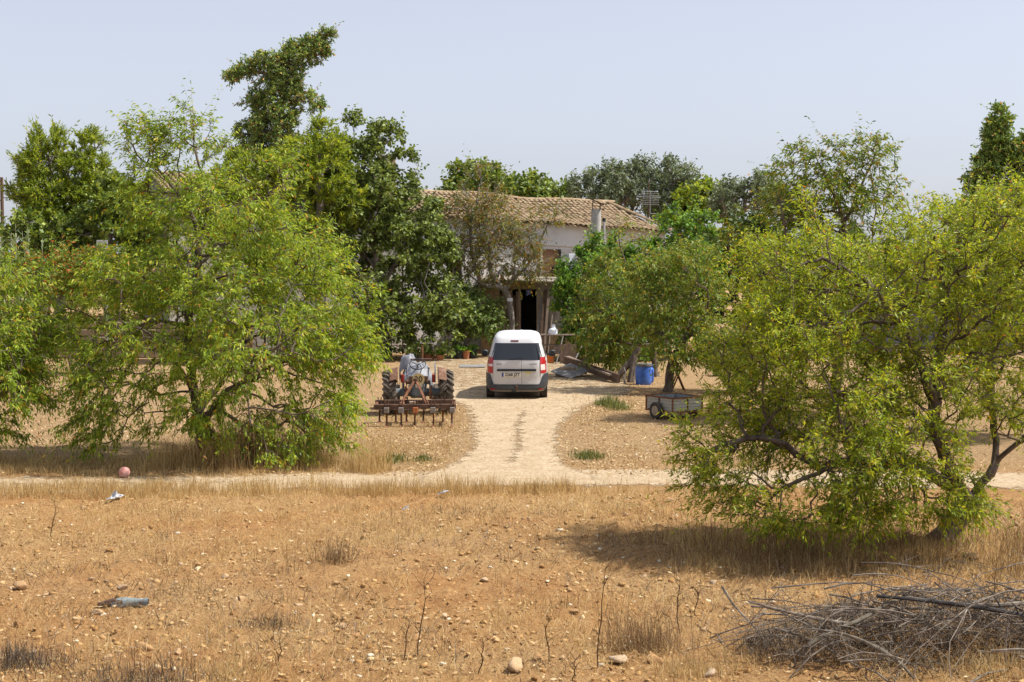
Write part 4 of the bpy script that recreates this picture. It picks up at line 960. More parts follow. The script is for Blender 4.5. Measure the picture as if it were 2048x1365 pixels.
# ------------------------------------------------------------------ delivery van
PAINT0 = surf('roof_white_paint', (0.554, 0.554, 0.563), (0.622, 0.622, 0.630), 1.2, 0.28, bstr=0.01, spec=0.6)
PAINT = bpy.data.materials.new('dusty_white_paint'); nt = nodes_of(PAINT); co = coords(nt)
sep = N(nt, 'ShaderNodeSeparateXYZ'); nt.links.new(co, sep.inputs[0])
dz = N(nt, 'ShaderNodeMapRange'); dz.inputs[1].default_value = 1.25; dz.inputs[2].default_value = 0.30; nt.links.new(sep.outputs[2], dz.inputs[0])
dn = noise(nt, 3.5, 6, .65, co); dm = N(nt, 'ShaderNodeMath', operation='MULTIPLY'); nt.links.new(dz.outputs[0], dm.inputs[0]); nt.links.new(dn, dm.inputs[1])
dust = mixc(nt, dm.outputs[0], (0.60, 0.60, 0.61), (0.40, 0.33, 0.25)); finish(nt, dust, ramp(nt, dn, [(.3, (.25,)*3), (.7, (.5,)*3)]), 0, spec=0.5)
GLASS = bpy.data.materials.new('tinted_glass'); nt = nodes_of(GLASS); finish(nt, (0.010, 0.012, 0.015), 0.06, 0, spec=0.9)
REDL = surf('red_lens', (0.42, 0.012, 0.015), (0.34, 0.01, 0.012), 8, 0.18, bstr=0.02, spec=0.6)
CLEARL = surf('clear_lens', (0.62, 0.50, 0.46), (0.72, 0.66, 0.62), 8, 0.15, bstr=0.02, spec=0.6)
PLATE = surf('plate_white', (0.66, 0.61, 0.50), (0.70, 0.66, 0.56), 4, 0.5, bstr=0.02)
INK = surf('plate_ink', (0.02, 0.018, 0.015), (0.03, 0.028, 0.025), 4, 0.5)
BADGE = surf('badge_chrome', (0.16, 0.155, 0.15), (0.22, 0.215, 0.21), 5, 0.35, metal=0.6)
def text(name, body, size, M, mat, parent, ext=0.0015, bold=0.0):
    c = bpy.data.curves.new(name, 'FONT'); c.body = body; c.size = size; c.extrude = ext; c.align_x = 'CENTER'; c.align_y = 'CENTER'; c.offset = bold
    tmp = bpy.data.objects.new(name, c); COL.objects.link(tmp); bpy.context.view_layer.update()
    me = bpy.data.meshes.new_from_object(tmp); bpy.data.objects.remove(tmp); bpy.data.curves.remove(c)
    me.materials.clear(); me.materials.append(mat)
    o = link(name, me, parent); o.matrix_local = M
    return o
wc = G(1033, 797)
van = empty('delivery_van', (wc[0], wc[1]-0.72, gz(wc[0], wc[1])+0.012), math.radians(-1.2), 'white delivery van parked on the drive, seen from behind', 'van')
zz = np.array([.22, .30, .42, .52, .70, .90, 1.02, 1.10, 1.30, 1.53, 1.64, 1.71, 1.76, 1.79, 1.81])
ww = np.array([.79, .83, .845, .85, .853, .840, .825, .80, .745, .680, .650, .615, .54, .42, .22])
rr0 = np.array([.02, -.01, -.015, 0, 0, .005, .015, .03, .085, .155, .21, .27, .36, .50, .85])
ff = np.array([4.2, 4.3, 4.34, 4.36, 4.34, 4.20, 3.95, 3.55, 3.2, 2.85, 2.7, 2.6, 2.5, 2.3, 1.9])
NS = 7.0
def vW(z): return float(np.interp(z, zz, ww))
def vR(z): return float(np.interp(z, zz, rr0))
def rearY(x, z):
    wv, r0, f0 = vW(z), vR(z), float(np.interp(z, zz, ff)); l = (f0-r0)/2; yc = (f0+r0)/2
    return yc - l*max(1-abs(x/wv)**NS, 0.0)**(1/NS)
def sup(t, z, grow=0.0):
    wv, r0, f0 = vW(z)+grow, vR(z)-grow, float(np.interp(z, zz, ff))+grow; l = (f0-r0)/2; yc = (f0+r0)/2
    c, s = math.cos(t), math.sin(t)
    return (wv*math.copysign(abs(s)**(2/NS), s), yc - l*math.copysign(abs(c)**(2/NS), c), z)
b = MB(); nt_ = 96
zs = np.concatenate([np.linspace(.22, 1.10, 16), np.linspace(1.15, 1.60, 9), [1.64, 1.68, 1.71, 1.74, 1.76, 1.78, 1.79, 1.80, 1.81]])
for z in zs:
    for k in range(nt_): b.v.append(sup(2*math.pi*k/nt_, z))
for i in range(len(zs)-1):
    for k in range(nt_):
        a, c = i*nt_+k, i*nt_+(k+1) % nt_; b.f.append((a, c, c+nt_, a+nt_))
b.f.append(tuple(range(nt_))); b.f.append(tuple((len(zs)-1)*nt_+k for k in range(nt_)))
body = b.build('body', PAINT, van, 'all')
def patch(x0f, x1f, z0, z1, nu=14, nv=8, off=.006, th=.02):
    """slab on the rear face; x limits are functions of z"""
    def fn(u, v):
        z = z0 + (z1-z0)*v; a = x0f(z) if callable(x0f) else x0f; c = x1f(z) if callable(x1f) else x1f
        x = a+(c-a)*u; return (x, rearY(x, z)-off, z)
    return MB().slab(fn, nu, nv, (0, th, 0))
# rear window with curved lower corners, split by the door seam
def winx(z, s):
    e = .03 + .05*max(0, (1.16-z)/.10)**2
    return s*(vW(z)-e-.005)
rw = patch(lambda z: winx(z, -1), lambda z: winx(z, 1), 1.075, 1.535, 26, 10, .005).build('rear_window', GLASS, van, True)
MB().beam((-.22, rearY(-.2, 1.1)-.02, 1.105), (.16, rearY(.1, 1.12)-.02, 1.12), .02, .012).build('wiper', DARK, rw)
patch(-.16+.0, .05, 1.575, 1.612, 8, 2, .012).build('brake_light', surf('dark_red_lens', (0.13, 0.012, 0.016), (0.09, 0.01, 0.012), 6, .2), van, True)
# seams of the rear doors
for (xa_, xb_, za, zb) in ((.133, .140, .43, 1.07), (-.655, -.649, .55, 1.07), (.649, .655, .55, 1.07)):
    patch(xa_, xb_, za, zb, 1, 8, .0012, .004).build('door_seam', DARK, van)
patch(-.60, .60, .405, .412, 20, 1, .0025, .004).build('door_seam', DARK, van)
patch(-.535, .535, .775, .832, 20, 3, .022, .03).build('trim_bar', DARK, van, True)
# lights
for s in (-1, 1):
    def lx(z, s=s, k=0): return s*(.655 - .012*(z-.7)/.45)
    def lo(z, s=s): return s*(vW(z)-.012)
    l1 = patch((lambda z, s=s: lx(z, s)), (lambda z, s=s: lo(z, s)), .715, 1.15, 8, 14, .016, .03).build('tail_light', REDL, van, True)
    za, zb = (.90, .965) if s < 0 else (.80, .955)
    patch((lambda z, s=s: lx(z, s)+s*.01), (lambda z, s=s: lo(z, s)-s*(.012 if s < 0 else .045)), za, zb, 6, 4, .021, .012).build('clear_lens', CLEARL, l1, True)
    patch(s*.66, s*.675, 1.165, 1.185, 2, 2, .02).build('hinge', WHITEP, van); patch(s*.66, s*.675, .685, .705, 2, 2, .02).build('hinge', WHITEP, van)
# bumper: a dark belt round the corners with raised sides
bp = MB()
tt = np.linspace(-1.52, 1.52, 57)
def bumpz(t):
    x = sup(t, .5)[0]; k = np.clip((abs(x)-.60)/.14, 0, 1); return .405 + .30*k*k*(3-2*k)
def bfn(u, v):
    t = tt[int(round(u*56))]; z = .235 + (bumpz(t)-.235)*v; p = sup(t, z, .018 + .02*max(0, 1-abs(v-.45)/.3)*(abs(sup(t, .4)[0]) < 2)*0.6); return p
bp.grid(bfn, 56, 8); bumper = bp.build('bumper', surf('grey_plastic', (0.030, 0.033, 0.038), (0.055, 0.058, 0.064), 10, .5, bstr=.05), van, 'all')
for s in (-1, 1): patch(s*.60, s*.775, .262, .292, 6, 2, .05, .03).build('reflector', REDL, bumper)
# plate
pm = Matrix(((1,0,0,-.135), (0,0,-1, rearY(-.13, .675)-.020), (0,1,0,.675), (0,0,0,1)))
pl = MB().box((-.135, rearY(-.13, .675)-.010, .675), (.53, .016, .122), bev=.004).build('number_plate', PLATE, van)
MB().box((-.378, rearY(-.13, .675)-.0195, .675), (.042, .004, .11)).build('blue_band', surf('band_blue', (0.02, 0.05, 0.30), (0.02, 0.05, 0.26), 4, .5), pl)
text('lettering', '2268 JZT', .118, Matrix(((.92,0,0,-.115), (0,0,-1, rearY(-.13, .675)-.0185), (0,1,0,.675), (0,0,0,1))), INK, pl, bold=.0035)
def rear_text(body_, x, z, size, mat, nm='badge', bold=0.001, sx=1.0):
    text(nm, body_, size, Matrix(((sx,0,0,x), (0,0,-1, rearY(x, z)-.005), (0,1,0,z), (0,0,0,1))), mat, van, bold=bold)
rear_text('DACIA', -.475, .965, .042, BADGE, bold=.001, sx=1.1); rear_text('DOKKER', .455, .965, .042, BADGE, sx=1.12)
YEL = surf('yellow_decal', (0.52, 0.42, 0.06), (0.58, 0.50, 0.16), 12, .6, c3=(0.62, 0.58, 0.38))
patch(.20, .42, .715, .755, 6, 2, .002, .003).build('sticker', YEL, van); patch(.25, .36, .645, .70, 4, 2, .002, .003).build('sticker', surf('pale_decal', (0.56, 0.52, 0.34), (0.66, 0.64, 0.50), 12, .6), van)
# tow ball
tb = MB(); tb.tube([(0, .25, .26), (0, .02, .25), (0, -.07, .27), (0, -.09, .33)], .022, 8); tb.lathe([(.012, .33), (.028, .345), (.034, .365), (.025, .39), (.008, .398)], 12, Matrix.Translation((0, -.09, 0))); tb.build('tow_bar', RUSTDARK, van, True)
MB().box((-.07, -.03, .235), (.10, .05, .07), bev=.01).build('tow_socket', DARK, van)
# wheels
tyre = MB(); tyre.lathe([(.19, -.10), (.285, -.105), (.305, -.085), (.31, 0), (.305, .085), (.285, .105), (.19, .10)], 36, close=False); tyre_me = tyre.mesh('tyre', RUBBER, True)
rim = MB(); rim.lathe([(.19, .095), (.17, .07), (.06, .085), (.05, .10)], 24); rim_me = rim.mesh('rim', GALV, True)
for s in (-1, 1):
    for y in (.72, 3.5):
        wh = link('wheel', rim_me, van); wh.location = (s*.735, y, .31); wh.rotation_euler = (0, s*math.pi/2, 0)
        t = link('tyre', tyre_me, wh)
        MB().lathe([(.36, -.01), (.345, .02), (.33, .02)], 30, Matrix.Translation((s*(vW(.4)-.02), y, .32)) @ Matrix.Rotation(s*math.pi/2, 4, 'Y'), close=False).build('wheel_arch', DARK, van)
MB().box((0, 2.1, .21), (1.25, 3.6, .10)).build('underbody', DARK, van)
# side glass and mirrors
for s in (-1, 1):
    q = MB().slab(lambda u, v: (s*(vW(1.10+.40*v)+.004), .75+2.0*u-.1*v, 1.10+.40*v), 8, 5, (-s*.02, 0, 0)).build('side_window', GLASS, van, True)
    mm = MB().box((s*.99, 3.05, 1.08), (.20, .10, .19), bev=.035).build('wing_mirror', DARK, van, True); MB().beam((s*.80, 3.07, 1.02), (s*.93, 3.05, 1.05), .05, .05).build('mirror_arm', DARK, mm)
for x in (-.33, -.11, .11, .33):
    MB().beam((x, .60, 1.806-.35*x*x), (x, 2.0, 1.812-.35*x*x), .05, .012).build('roof_rib', PAINT, van)

# ------------------------------------------------------------------ old tractor
tc = G(836, 829)
TR = empty('vintage_tractor', (tc[0], tc[1], gz(tc[0], tc[1])), math.radians(4.8), 'old grey tractor with rusty mudguards and a round number disc', 'tractor')
BODYG = surf('faded_blue_grey', (0.085, 0.11, 0.13), (0.17, 0.20, 0.22), 7, .7, bstr=.3, c3=(0.10, 0.065, 0.045))
TARP = surf('silver_sheet', (0.144, 0.144, 0.158), (0.259, 0.266, 0.288), 5, .45, bstr=.6, c3=(0.374, 0.382, 0.403))
DUSTY = surf('dusty_tractor_tyre', (0.045, 0.038, 0.030), (0.13, 0.105, 0.080), 5, .95, bstr=.3, c3=(0.20, 0.165, 0.125))
R_ = .545
RUSTM = surf('flaking_rust_paint', (0.075, 0.036, 0.022), (0.17, 0.085, 0.05), 8, .85, bstr=.4, c3=(0.26, 0.18, 0.12))
wt = MB(); wt.lathe([(.30, -.13), (.42, -.16), (.48, -.155), (.505, -.10), (.51, 0), (.505, .10), (.48, .155), (.42, .16), (.30, .13)], 40, close=False)
for k in range(20):
    for s in (-1, 1):
        a0 = 2*math.pi*(k + (.5 if s > 0 else 0))/20
        pts = []
        for (z, da, r) in ((0.0*s, 0.0, R_-.012), (.07*s, .14, R_-.012), (.15*s, .26, .50), (.168*s, .33, .455)):
            pts.append(Vector((r*math.cos(a0+da), r*math.sin(a0+da), z)))
        for i in range(3):
            rad = Vector((pts[i].x, pts[i].y, 0)).normalized(); wt.beam(pts[i], pts[i+1], .042, .052, rad)
wt_me = wt.mesh('tyre', DUSTY, True)
wr_ = MB(); wr_.lathe([(.31, .13), (.30, .09), (.27, .02), (.12, .0), (.09, .06), (.04, .07)], 28); wr_.lathe([(.31, -.13), (.30, -.09), (.27, -.02), (.12, -.05)], 28); wr_me = wr_.mesh('rear_wheel', RUST, True)
for s in (-1, 1):
    o = link('rear_wheel', wr_me, TR); o.location = (s*.70, 0, .535); o.rotation_euler = (0, s*math.pi/2, 0); t_ = link('tyre', wt_me, o)
    if s < 0: t_.rotation_euler = (0, 0, .1)
    # mudguard: curved plate over the inside of the wheel
    g = MB(); g.slab(lambda u, v: (s*(.50 + .20*v), (.60+.0*v)*math.cos(math.radians(60+85*u)), .56+.60*math.sin(math.radians(60+85*u))-.05*v), 10, 3, (0, 0, .012))
    g.slab(lambda u, v: (s*.50, (.25+.36*v)*math.cos(math.radians(60+95*u)), .56+(.25+.36*v)*math.sin(math.radians(60+95*u))), 10, 3, (s*.012, 0, 0)); g.build('mudguard', RUSTM, TR, True)
fw = MB(); fw.lathe([(.14, -.07), (.27, -.085), (.30, -.05), (.30, .05), (.27, .085), (.14, .07)], 26, close=False); fwm = fw.mesh('tyre', DUSTY, True); fr = MB().lathe([(.15, .06), (.13, .02), (.05, .03)], 18).mesh('front_wheel', RUST, True)
for s in (-1, 1):
    o = link('front_wheel', fr, TR); o.location = (s*.52, 1.75, .30); o.rotation_euler = (0, s*math.pi/2, 0); link('tyre', fwm, o)
ax = MB(); ax.tube([(-.60, 0, .535), (.60, 0, .535)], .10, 14); ax.box((0, .15, .58), (.42, .62, .36), bev=.05); ax.box((0, .75, .60), (.30, .8, .30), bev=.04); ax.build('gearbox', BODYG, TR, True)
MB().tube([(-.5, 1.75, .32), (0, 1.75, .42), (.5, 1.75, .32)], .04, 8).build('front_axle', RUSTDARK, TR, True)
MB().box((0, 1.45, .80), (.40, 1.15, .55), bev=.10).build('bonnet', BODYG, TR, True)
# silver sheet thrown over the bonnet and seat
rg = np.random.default_rng(4)
def tarpf(u, v, cx_=0.0, w_=.36, y0=.25, y1=1.5, top=1.12, low=.62):
    a = (u-.5)*2; x = cx_ + w_*math.copysign(min(1, abs(a)*1.5)**.8, a)*(1+.10*math.sin(7*v)); drop = max(0, abs(a)-.45)/.55
    z = top - (top-low)*drop - .06*abs(a) + .05*math.sin(13*u+7*v) + .04*math.sin(23*v+5*u) + .02*math.sin(41*u-9*v); y = y0+(y1-y0)*v + .04*math.sin(9*u)
    if v < .12: z -= (.12-v)*2.2
    return (x, y, z)
tq = MB(); tq.slab(lambda u, v: tarpf(u, v), 30, 18, (0, 0, -.008)); tq.build('silver_cover', TARP, TR, 'all')
tq = MB(); tq.slab(lambda u, v: tarpf(u, v, -.22, .22, .9, 1.6, 1.33, .85), 20, 12, (0, 0, -.008)); tq.build('silver_cover', surf('grey_sheet', (0.16, 0.16, 0.175), (0.27, 0.27, 0.30), 4, .5, bstr=.5), TR, 'all')
sw = MB(); ring = [(.20*math.cos(a), .20*math.sin(a), 0) for a in np.linspace(0, 2*math.pi, 33)]
Ms = Matrix.Translation((0, .30, 1.22)) @ Matrix.Rotation(math.radians(38), 4, 'X')
sw.tube([tuple(Ms @ Vector(p)) for p in ring], .014, 8, cap=False)
for a in (0.5, 2.6, 4.7): sw.tube([tuple(Ms @ Vector((0, 0, -.03))), tuple(Ms @ Vector((.20*math.cos(a), .20*math.sin(a), 0)))], .010, 6)
swo = sw.build('steering_wheel', DARK, TR, True)
MB().tube([(0, .32, 1.20), (0, .62, .80)], .022, 8).build('steering_column', DARK, swo)
# rear plate, disc and lamps
MB().box((0, -.30, .885), (.47, .03, .16), bev=.01).build('rear_plate', DARKWOOD, TR)
dm = MB(); dm.lathe([(.15, 0), (.15, .012)], 32, Matrix.Translation((.01, -.322, .885)) @ Matrix.Rotation(math.pi/2, 4, 'X')); disc = dm.build('number_disc', surf('cream_enamel', (0.50, 0.37, 0.15), (0.58, 0.45, 0.22), 8, .5), TR)
text('lettering', '20', .20, Matrix(((1,0,0,.01), (0,0,-1,-.3355), (0,1,0,.885), (0,0,0,1))), INK, disc, .001, .003)
MB().box((.02, -.33, .715), (.17, .012, .075), bev=.004).build('small_plate', surf('old_plate', (0.42, 0.36, 0.28), (0.50, 0.44, 0.36), 20, .6, c3=(.2, .15, .1)), TR)
for s in (-1, 1):
    MB().box((s*.385, -.20, .90), (.085, .07, .20), bev=.015).build('tail_lamp', surf('old_red_lamp', (0.33, 0.03, 0.015), (0.22, 0.03, 0.02), 9, .4), TR)
    MB().tube([(s*.30, -.05, .45), (s*.34, -.55, .42), (s*.36, -.9, .50)], .022, 8).build('lift_arm', RUSTDARK, TR)
    MB().tube([(s*.33, -.35, .45), (s*.28, -.12, .78)], .014, 7).build('lift_rod', RUSTDARK, TR)
MB().box((.43, .1, 1.02), (.035, .03, .5)).build('roll_bar', WHITEP, TR); MB().box((.10, .75, 1.30), (.55, .06, .06), bev=.01).build('cross_bar', RUSTDARK, TR)
MB().box((0, -.18, .62), (.34, .10, .34), bev=.03).build('hitch_block', BODYG, TR)
MB().box((0, -.02, .80), (.62, .30, .10), bev=.03).build('footplate', RUSTDARK, TR)
for hx, k in ((-.16, 0), (.14, 1), (.20, 2)):
    MB().tube([(hx, -.24, .78), (hx*1.5, -.42, .74+.03*k), (hx*1.3, -.52, .60), (hx*.9, -.45, .50)], .013, 6).build('hose', DARK, TR, True)
for hx in (-.26, .25): MB().tube([(hx, .15, .84), (hx*1.1, .05, 1.12)], .010, 6).build('lever', RUSTDARK, TR); MB().lathe([(.02, 0), (.026, .02), (.01, .045)], 10, Matrix.Translation((hx*1.1, .05, 1.11))).build('lever_knob', DARK, TR)
MB().tube([(.14, 1.5, 1.05), (.14, 1.5, 1.62)], .028, 10).build('exhaust', RUST, TR, True)
MB().box((-.30, -.34, .56), (.06, .05, .32), bev=.01).build('stabiliser', RUST, TR); MB().box((.30, -.34, .56), (.06, .05, .32), bev=.01).build('stabiliser', RUST, TR)

# ------------------------------------------------------------------ cultivator behind it
cc = G(830, 853); cy0 = cc[1]
CU = empty('tine_cultivator', (cc[0], cy0, gz(cc[0], cy0)), math.radians(3.0), 'rusty tine cultivator with two bars hitched behind the tractor', 'cultivator')
for (y, z) in ((0, .47), (.75, .50)):
    MB().box((0, y, z), (1.90, .10, .105), bev=.008).build('tool_bar', RUSTDARK, CU)
for x in (-.90, -.28, .28, .90): MB().box((x, .375, .485), (.06, .66, .06), bev=.005).build('cross_member', RUST, CU)
for x in (-.32, .27):
    MB().beam((x, .05, .53), (x*.12, .75, .98), .055, .025).build('strut', RUST, CU)
MB().tube([(.30, .03, .55), (.02, .8, .95)], .012, 6).build('strut', RUST, CU)
MB().box((-.0, .77, .99), (.10, .06, .14), bev=.01).build('top_link', RUSTDARK, CU)
MB().box((-.06, .02, .555), (.14, .09, .06), bev=.008).build('bracket', surf('bracket_paint', (0.34, 0.22, 0.16), (0.42, 0.32, 0.26), 10, .7), CU)
rt = random.Random(3)
CLAMP = surf('clamp_iron', (0.20, 0.17, 0.155), (0.33, 0.29, 0.265), 16, .6, metal=.3)
for i, px in enumerate((757, 773, 790, 802, 811, 831, 848, 866, 887, 905)):
    x = (px-830)/87.0; y = 0 if i % 2 else .75
    y += -.01; tn = MB()
    lean = rt.uniform(-.02, .02)
    pts = [(x, y, .46), (x+lean*.3, y-.02, .34), (x+lean, y+.08, .20), (x+lean, y+.05, .08), (x+lean, y-.06, .005)]
    for a, c in zip(pts[:-1], pts[1:]): tn.beam(a, c, .042, .022, (0, 1, 0))
    to = tn.build('tine', RUST if i % 3 else RUSTDARK, CU)
    MB().box((x+lean, y-.075, .02), (.09, .12, .012), rot=Matrix.Rotation(.35, 4, 'X')).build('share', RUST, to)
    c = MB().box((x, y-.07, .39), (.12, .06, .13), bev=.008).build('clamp', CLAMP if i != 5 else surf('orange_clamp', (0.50, 0.15, 0.04), (0.38, 0.14, 0.06), 12, .6), CU)
    for dx in (-.035, .035): MB().tube([(x+dx, y-.055, .33), (x+dx, y-.055, .63)], .012, 6).build('bolt', RUSTDARK, c)

# ------------------------------------------------------------------ small trailer
tp = G(1345, 841)
TL = empty('farm_trailer', (tp[0], tp[1], gz(tp[0], tp[1])), math.atan2(.48, .75), 'small two-wheeled box trailer with grey boards and a rusty frame', 'trailer')
LX, LY, Z0, Z1 = .92, 1.02, .19, .535
SIDE = surf('pale_grey_board', (0.33, 0.32, 0.27), (0.43, 0.42, 0.36), 6, .8, bstr=.2, c3=(.27, .22, .17), stretch=(1, 1, 5))
INSIDE = surf('trailer_zinc', (0.15, 0.19, 0.20), (0.24, 0.28, 0.29), 6, .6, metal=.2, c3=(.16, .10, .07))
for k in range(4):
    z = Z0+.03+.078*k+.04
    MB().box((LX/2, .012, z), (LX-.04, .02, .074), bev=.008).build('board', SIDE, TL); MB().box((LX/2, LY-.012, z), (LX-.04, .02, .074), bev=.008).build('board', SIDE, TL)
    MB().box((.012, LY/2, z), (.02, LY-.05, .074), bev=.008).build('board', SIDE, TL); MB().box((LX-.012, LY/2, z), (.02, LY-.05, .074), bev=.008).build('board', SIDE, TL)
q = MB(); q.box((LX/2, LY/2, Z0+.03), (LX-.06, LY-.06, .02)); q.box((LX/2, .034, (Z0+Z1)/2+.02), (LX-.1, .012, Z1-Z0-.05)); q.box((LX/2, LY-.034, (Z0+Z1)/2+.02), (LX-.1, .012, Z1-Z0-.05)); q.box((.034, LY/2, (Z0+Z1)/2+.02), (.012, LY-.1, Z1-Z0-.05)); q.box((LX-.034, LY/2, (Z0+Z1)/2+.02), (.012, LY-.1, Z1-Z0-.05)); q.build('lining', INSIDE, TL)
for (x, y) in ((0, 0), (LX, 0), (0, LY), (LX, LY), (LX/2, -.006), (-.006, LY/2), (LX/2, LY+.006), (LX+.006, LY/2)):
    MB().box((x, y, (Z0+Z1)/2), (.034, .034, Z1-Z0), bev=.004).build('upright', RUST, TL)
for (a, c) in (((-.02, 0, Z1), (LX+.02, 0, Z1)), ((-.02, LY, Z1), (LX+.02, LY, Z1)), ((0, .02, Z1+.001), (0, LY-.02, Z1+.001)), ((LX, .02, Z1+.001), (LX, LY-.02, Z1+.001)), ((-.02, 0, Z0), (LX+.02, 0, Z0)), ((0, .02, Z0-.001), (0, LY-.02, Z0-.001)), ((LX, .02, Z0-.001), (LX, LY-.02, Z0-.001)), ((-.02, LY, Z0), (LX+.02, LY, Z0))):
    MB().beam(a, c, .036, .036).build('frame_rail', RUST, TL)
MB().tube([(-.12, LY*.48, .21), (LX+.12, LY*.48, .21)], .02, 8).build('axle', RUSTDARK, TL)
wtm = MB().lathe([(.12, -.05), (.19, -.065), (.208, -.04), (.21, .04), (.19, .065), (.12, .05)], 28, close=False).mesh('tyre', RUBBER, True); wrm = MB().lathe([(.125, .05), (.11, .02), (.04, .03), (.03, .055)], 20).mesh('wheel', surf('cream_rim', (0.33, 0.25, 0.16), (0.42, 0.34, 0.24), 10, .7), True)
for (x, s) in ((-.105, -1), (LX+.105, 1)):
    o = link('wheel', wrm, TL); o.location = (x, LY*.48, .21); o.rotation_euler = (0, s*math.pi/2, 0); link('tyre', wtm, o)
MB().beam((LX*.5, .5, .20), (LX+.75, .45, .18), .05, .05).build('drawbar', RUST, TL); MB().beam((LX+.60, .46, .0), (LX+.60, .46, .20), .04, .04).build('prop_stand', RUST, TL)
for x in (.3, .62): MB().beam((x, .05, .02), (x, .05, .19), .03, .03).build('leg', RUST, TL)
# ------------------------------------------------------------------ yard clutter
def at(px, py):
    g = G(px, py); return (g[0], g[1], gz(g[0], g[1]))
# blue drum and a jug behind it
def drum_prof(r, h): return [(r*.90, 0), (r*.95, .02), (r*.99, h*.25), (r*1.02, h*.45), (r*1.0, h*.70), (r*.94, h*.93), (r*.93, h*.955), (r*.985, h*.96), (r*.985, h*.985), (r*.90, h)]
p = at(1287, 769)
DR = empty('plastic_drum', p, 0, 'blue plastic drum with a dark lid rim standing on the yard', 'drum')
q = MB(); q.lathe(drum_prof(.255, .62), 32); q.build('body', BLUE, DR, True)
MB().lathe([(.262, .575), (.268, .58), (.268, .645), (.255, .655), (.03, .66)], 32).build('lid', surf('lid_grey', (0.10, 0.095, 0.09), (0.17, 0.16, 0.15), 6, .6), DR, True)
p2 = (p[0]+.24, p[1]+.40, p[2])
JG = empty('plastic_jug', p2, .3, 'smaller blue plastic jug half hidden behind the drum', 'jug')
MB().box((0, 0, .26), (.22, .2, .48), bev=.05).build('body', BLUE, JG, True); MB().lathe([(.04, .52), (.045, .60), (.03, .61)], 14).build('cap', DARK, JG); MB().tube([(-.08, 0, .50), (-.06, 0, .60), (.06, 0, .60), (.08, 0, .50)], .018, 8).build('handle', BLUE, JG)
# long timber and grey boarded panel
a, b = at(1237, 768), at(1128, 741)
q = MB(); q.beam((a[0], a[1], a[2]+.16), (b[0], b[1]-.6, b[2]+.42), .10, .27); tag(q.build('timber_beam', DARKWOOD), 'long dark timber lying on edge across the yard', 'timber')
q = MB(); q.beam((a[0]-.2, a[1]+.35, a[2]+.24), (b[0]+.1, b[1]-.2, b[2]+.50), .16, .06); tag(q.build('timber_plank', OLDWOOD), 'weathered plank lying along the back of the long timber', 'timber')
PN = empty('board_panel', (0, 0, 0), 0, 'grey boarded panel lying tilted beside the van', 'panel')
c0, c1, c2 = P(1142, 759, 46.0), P(1101, 744, 46.75), P(1181, 743, 46.8)
u, v = (c1-c0), (c2-c0); nn = np.cross(v, u); nn /= np.linalg.norm(nn)
PN.location = tuple(c0)
for k in range(6):
    f0, f1 = k/6+.006, (k+1)/6-.006
    vs = [u*f0, u*f1, u*f1+v, u*f0+v]; vs = [tuple(x) for x in vs] + [tuple(x+nn*.03) for x in vs]
    MB().add(vs, [(0,1,2,3), (7,6,5,4), (0,4,5,1), (1,5,6,2), (2,6,7,3), (3,7,4,0)]).build('plank', GREYWOOD, PN)
for f0 in (.2, .8):
    vs = [u*.02+v*(f0-.04)-nn*.045, u*.98+v*(f0-.04)-nn*.045, u*.98+v*(f0+.04)-nn*.045, u*.02+v*(f0+.04)-nn*.045]; vs = [tuple(x) for x in vs] + [tuple(x+nn*.042) for x in vs]
    MB().add(vs, [(0,1,2,3), (7,6,5,4), (0,4,5,1), (1,5,6,2), (2,6,7,3), (3,7,4,0)]).build('batten', OLDWOOD, PN)
m_ = c0+u*.5+v*.5; q = MB(); q.box((m_[0]-.1, m_[1]+.25, .16), (.5, .35, .32), bev=.03); q.box((m_[0]-.35, m_[1]+.05, .10), (.3, .3, .2), bev=.03); tag(q.build('rubble_block', STONE), 'rough stone block propping up the grey boarded panel', 'stone')
# stump and driftwood legs beside the drum
def stick(name, pts, r, mat, label, cat, group=None):
    q = MB(); q.tube(pts, r, 7); return tag(q.build(name, mat, None, True), label, cat, group)
a = at(1262, 765)
stick('tree_stump', [(a[0]-.55, a[1]+.1, .02), (a[0]-.25, a[1]+.15, .35), (a[0]+.1, a[1]+.2, .75), (a[0]+.25, a[1]+.2, 1.1)], [.09, .10, .12, .09], BARK, 'thick dead limb leaning to the blue drum', 'dead limb')
stick('tree_stump', [(a[0]-.02, a[1]-.02, .0), (a[0]+.05, a[1]+.05, .4), (a[0]+.12, a[1]+.15, .85)], [.13, .10, .09], BARK, 'short dead trunk standing just left of the drum', 'dead limb')
a = at(1250, 769); stick('bent_stick', [(a[0], a[1], .0), (a[0]-.04, a[1], .2), (a[0]+.02, a[1]+.02, .36), (a[0]-.03, a[1]+.05, .52)], [.035, .035, .025, .02], GTWIG, 'bent grey stick standing at the near end of the timber', 'stick')
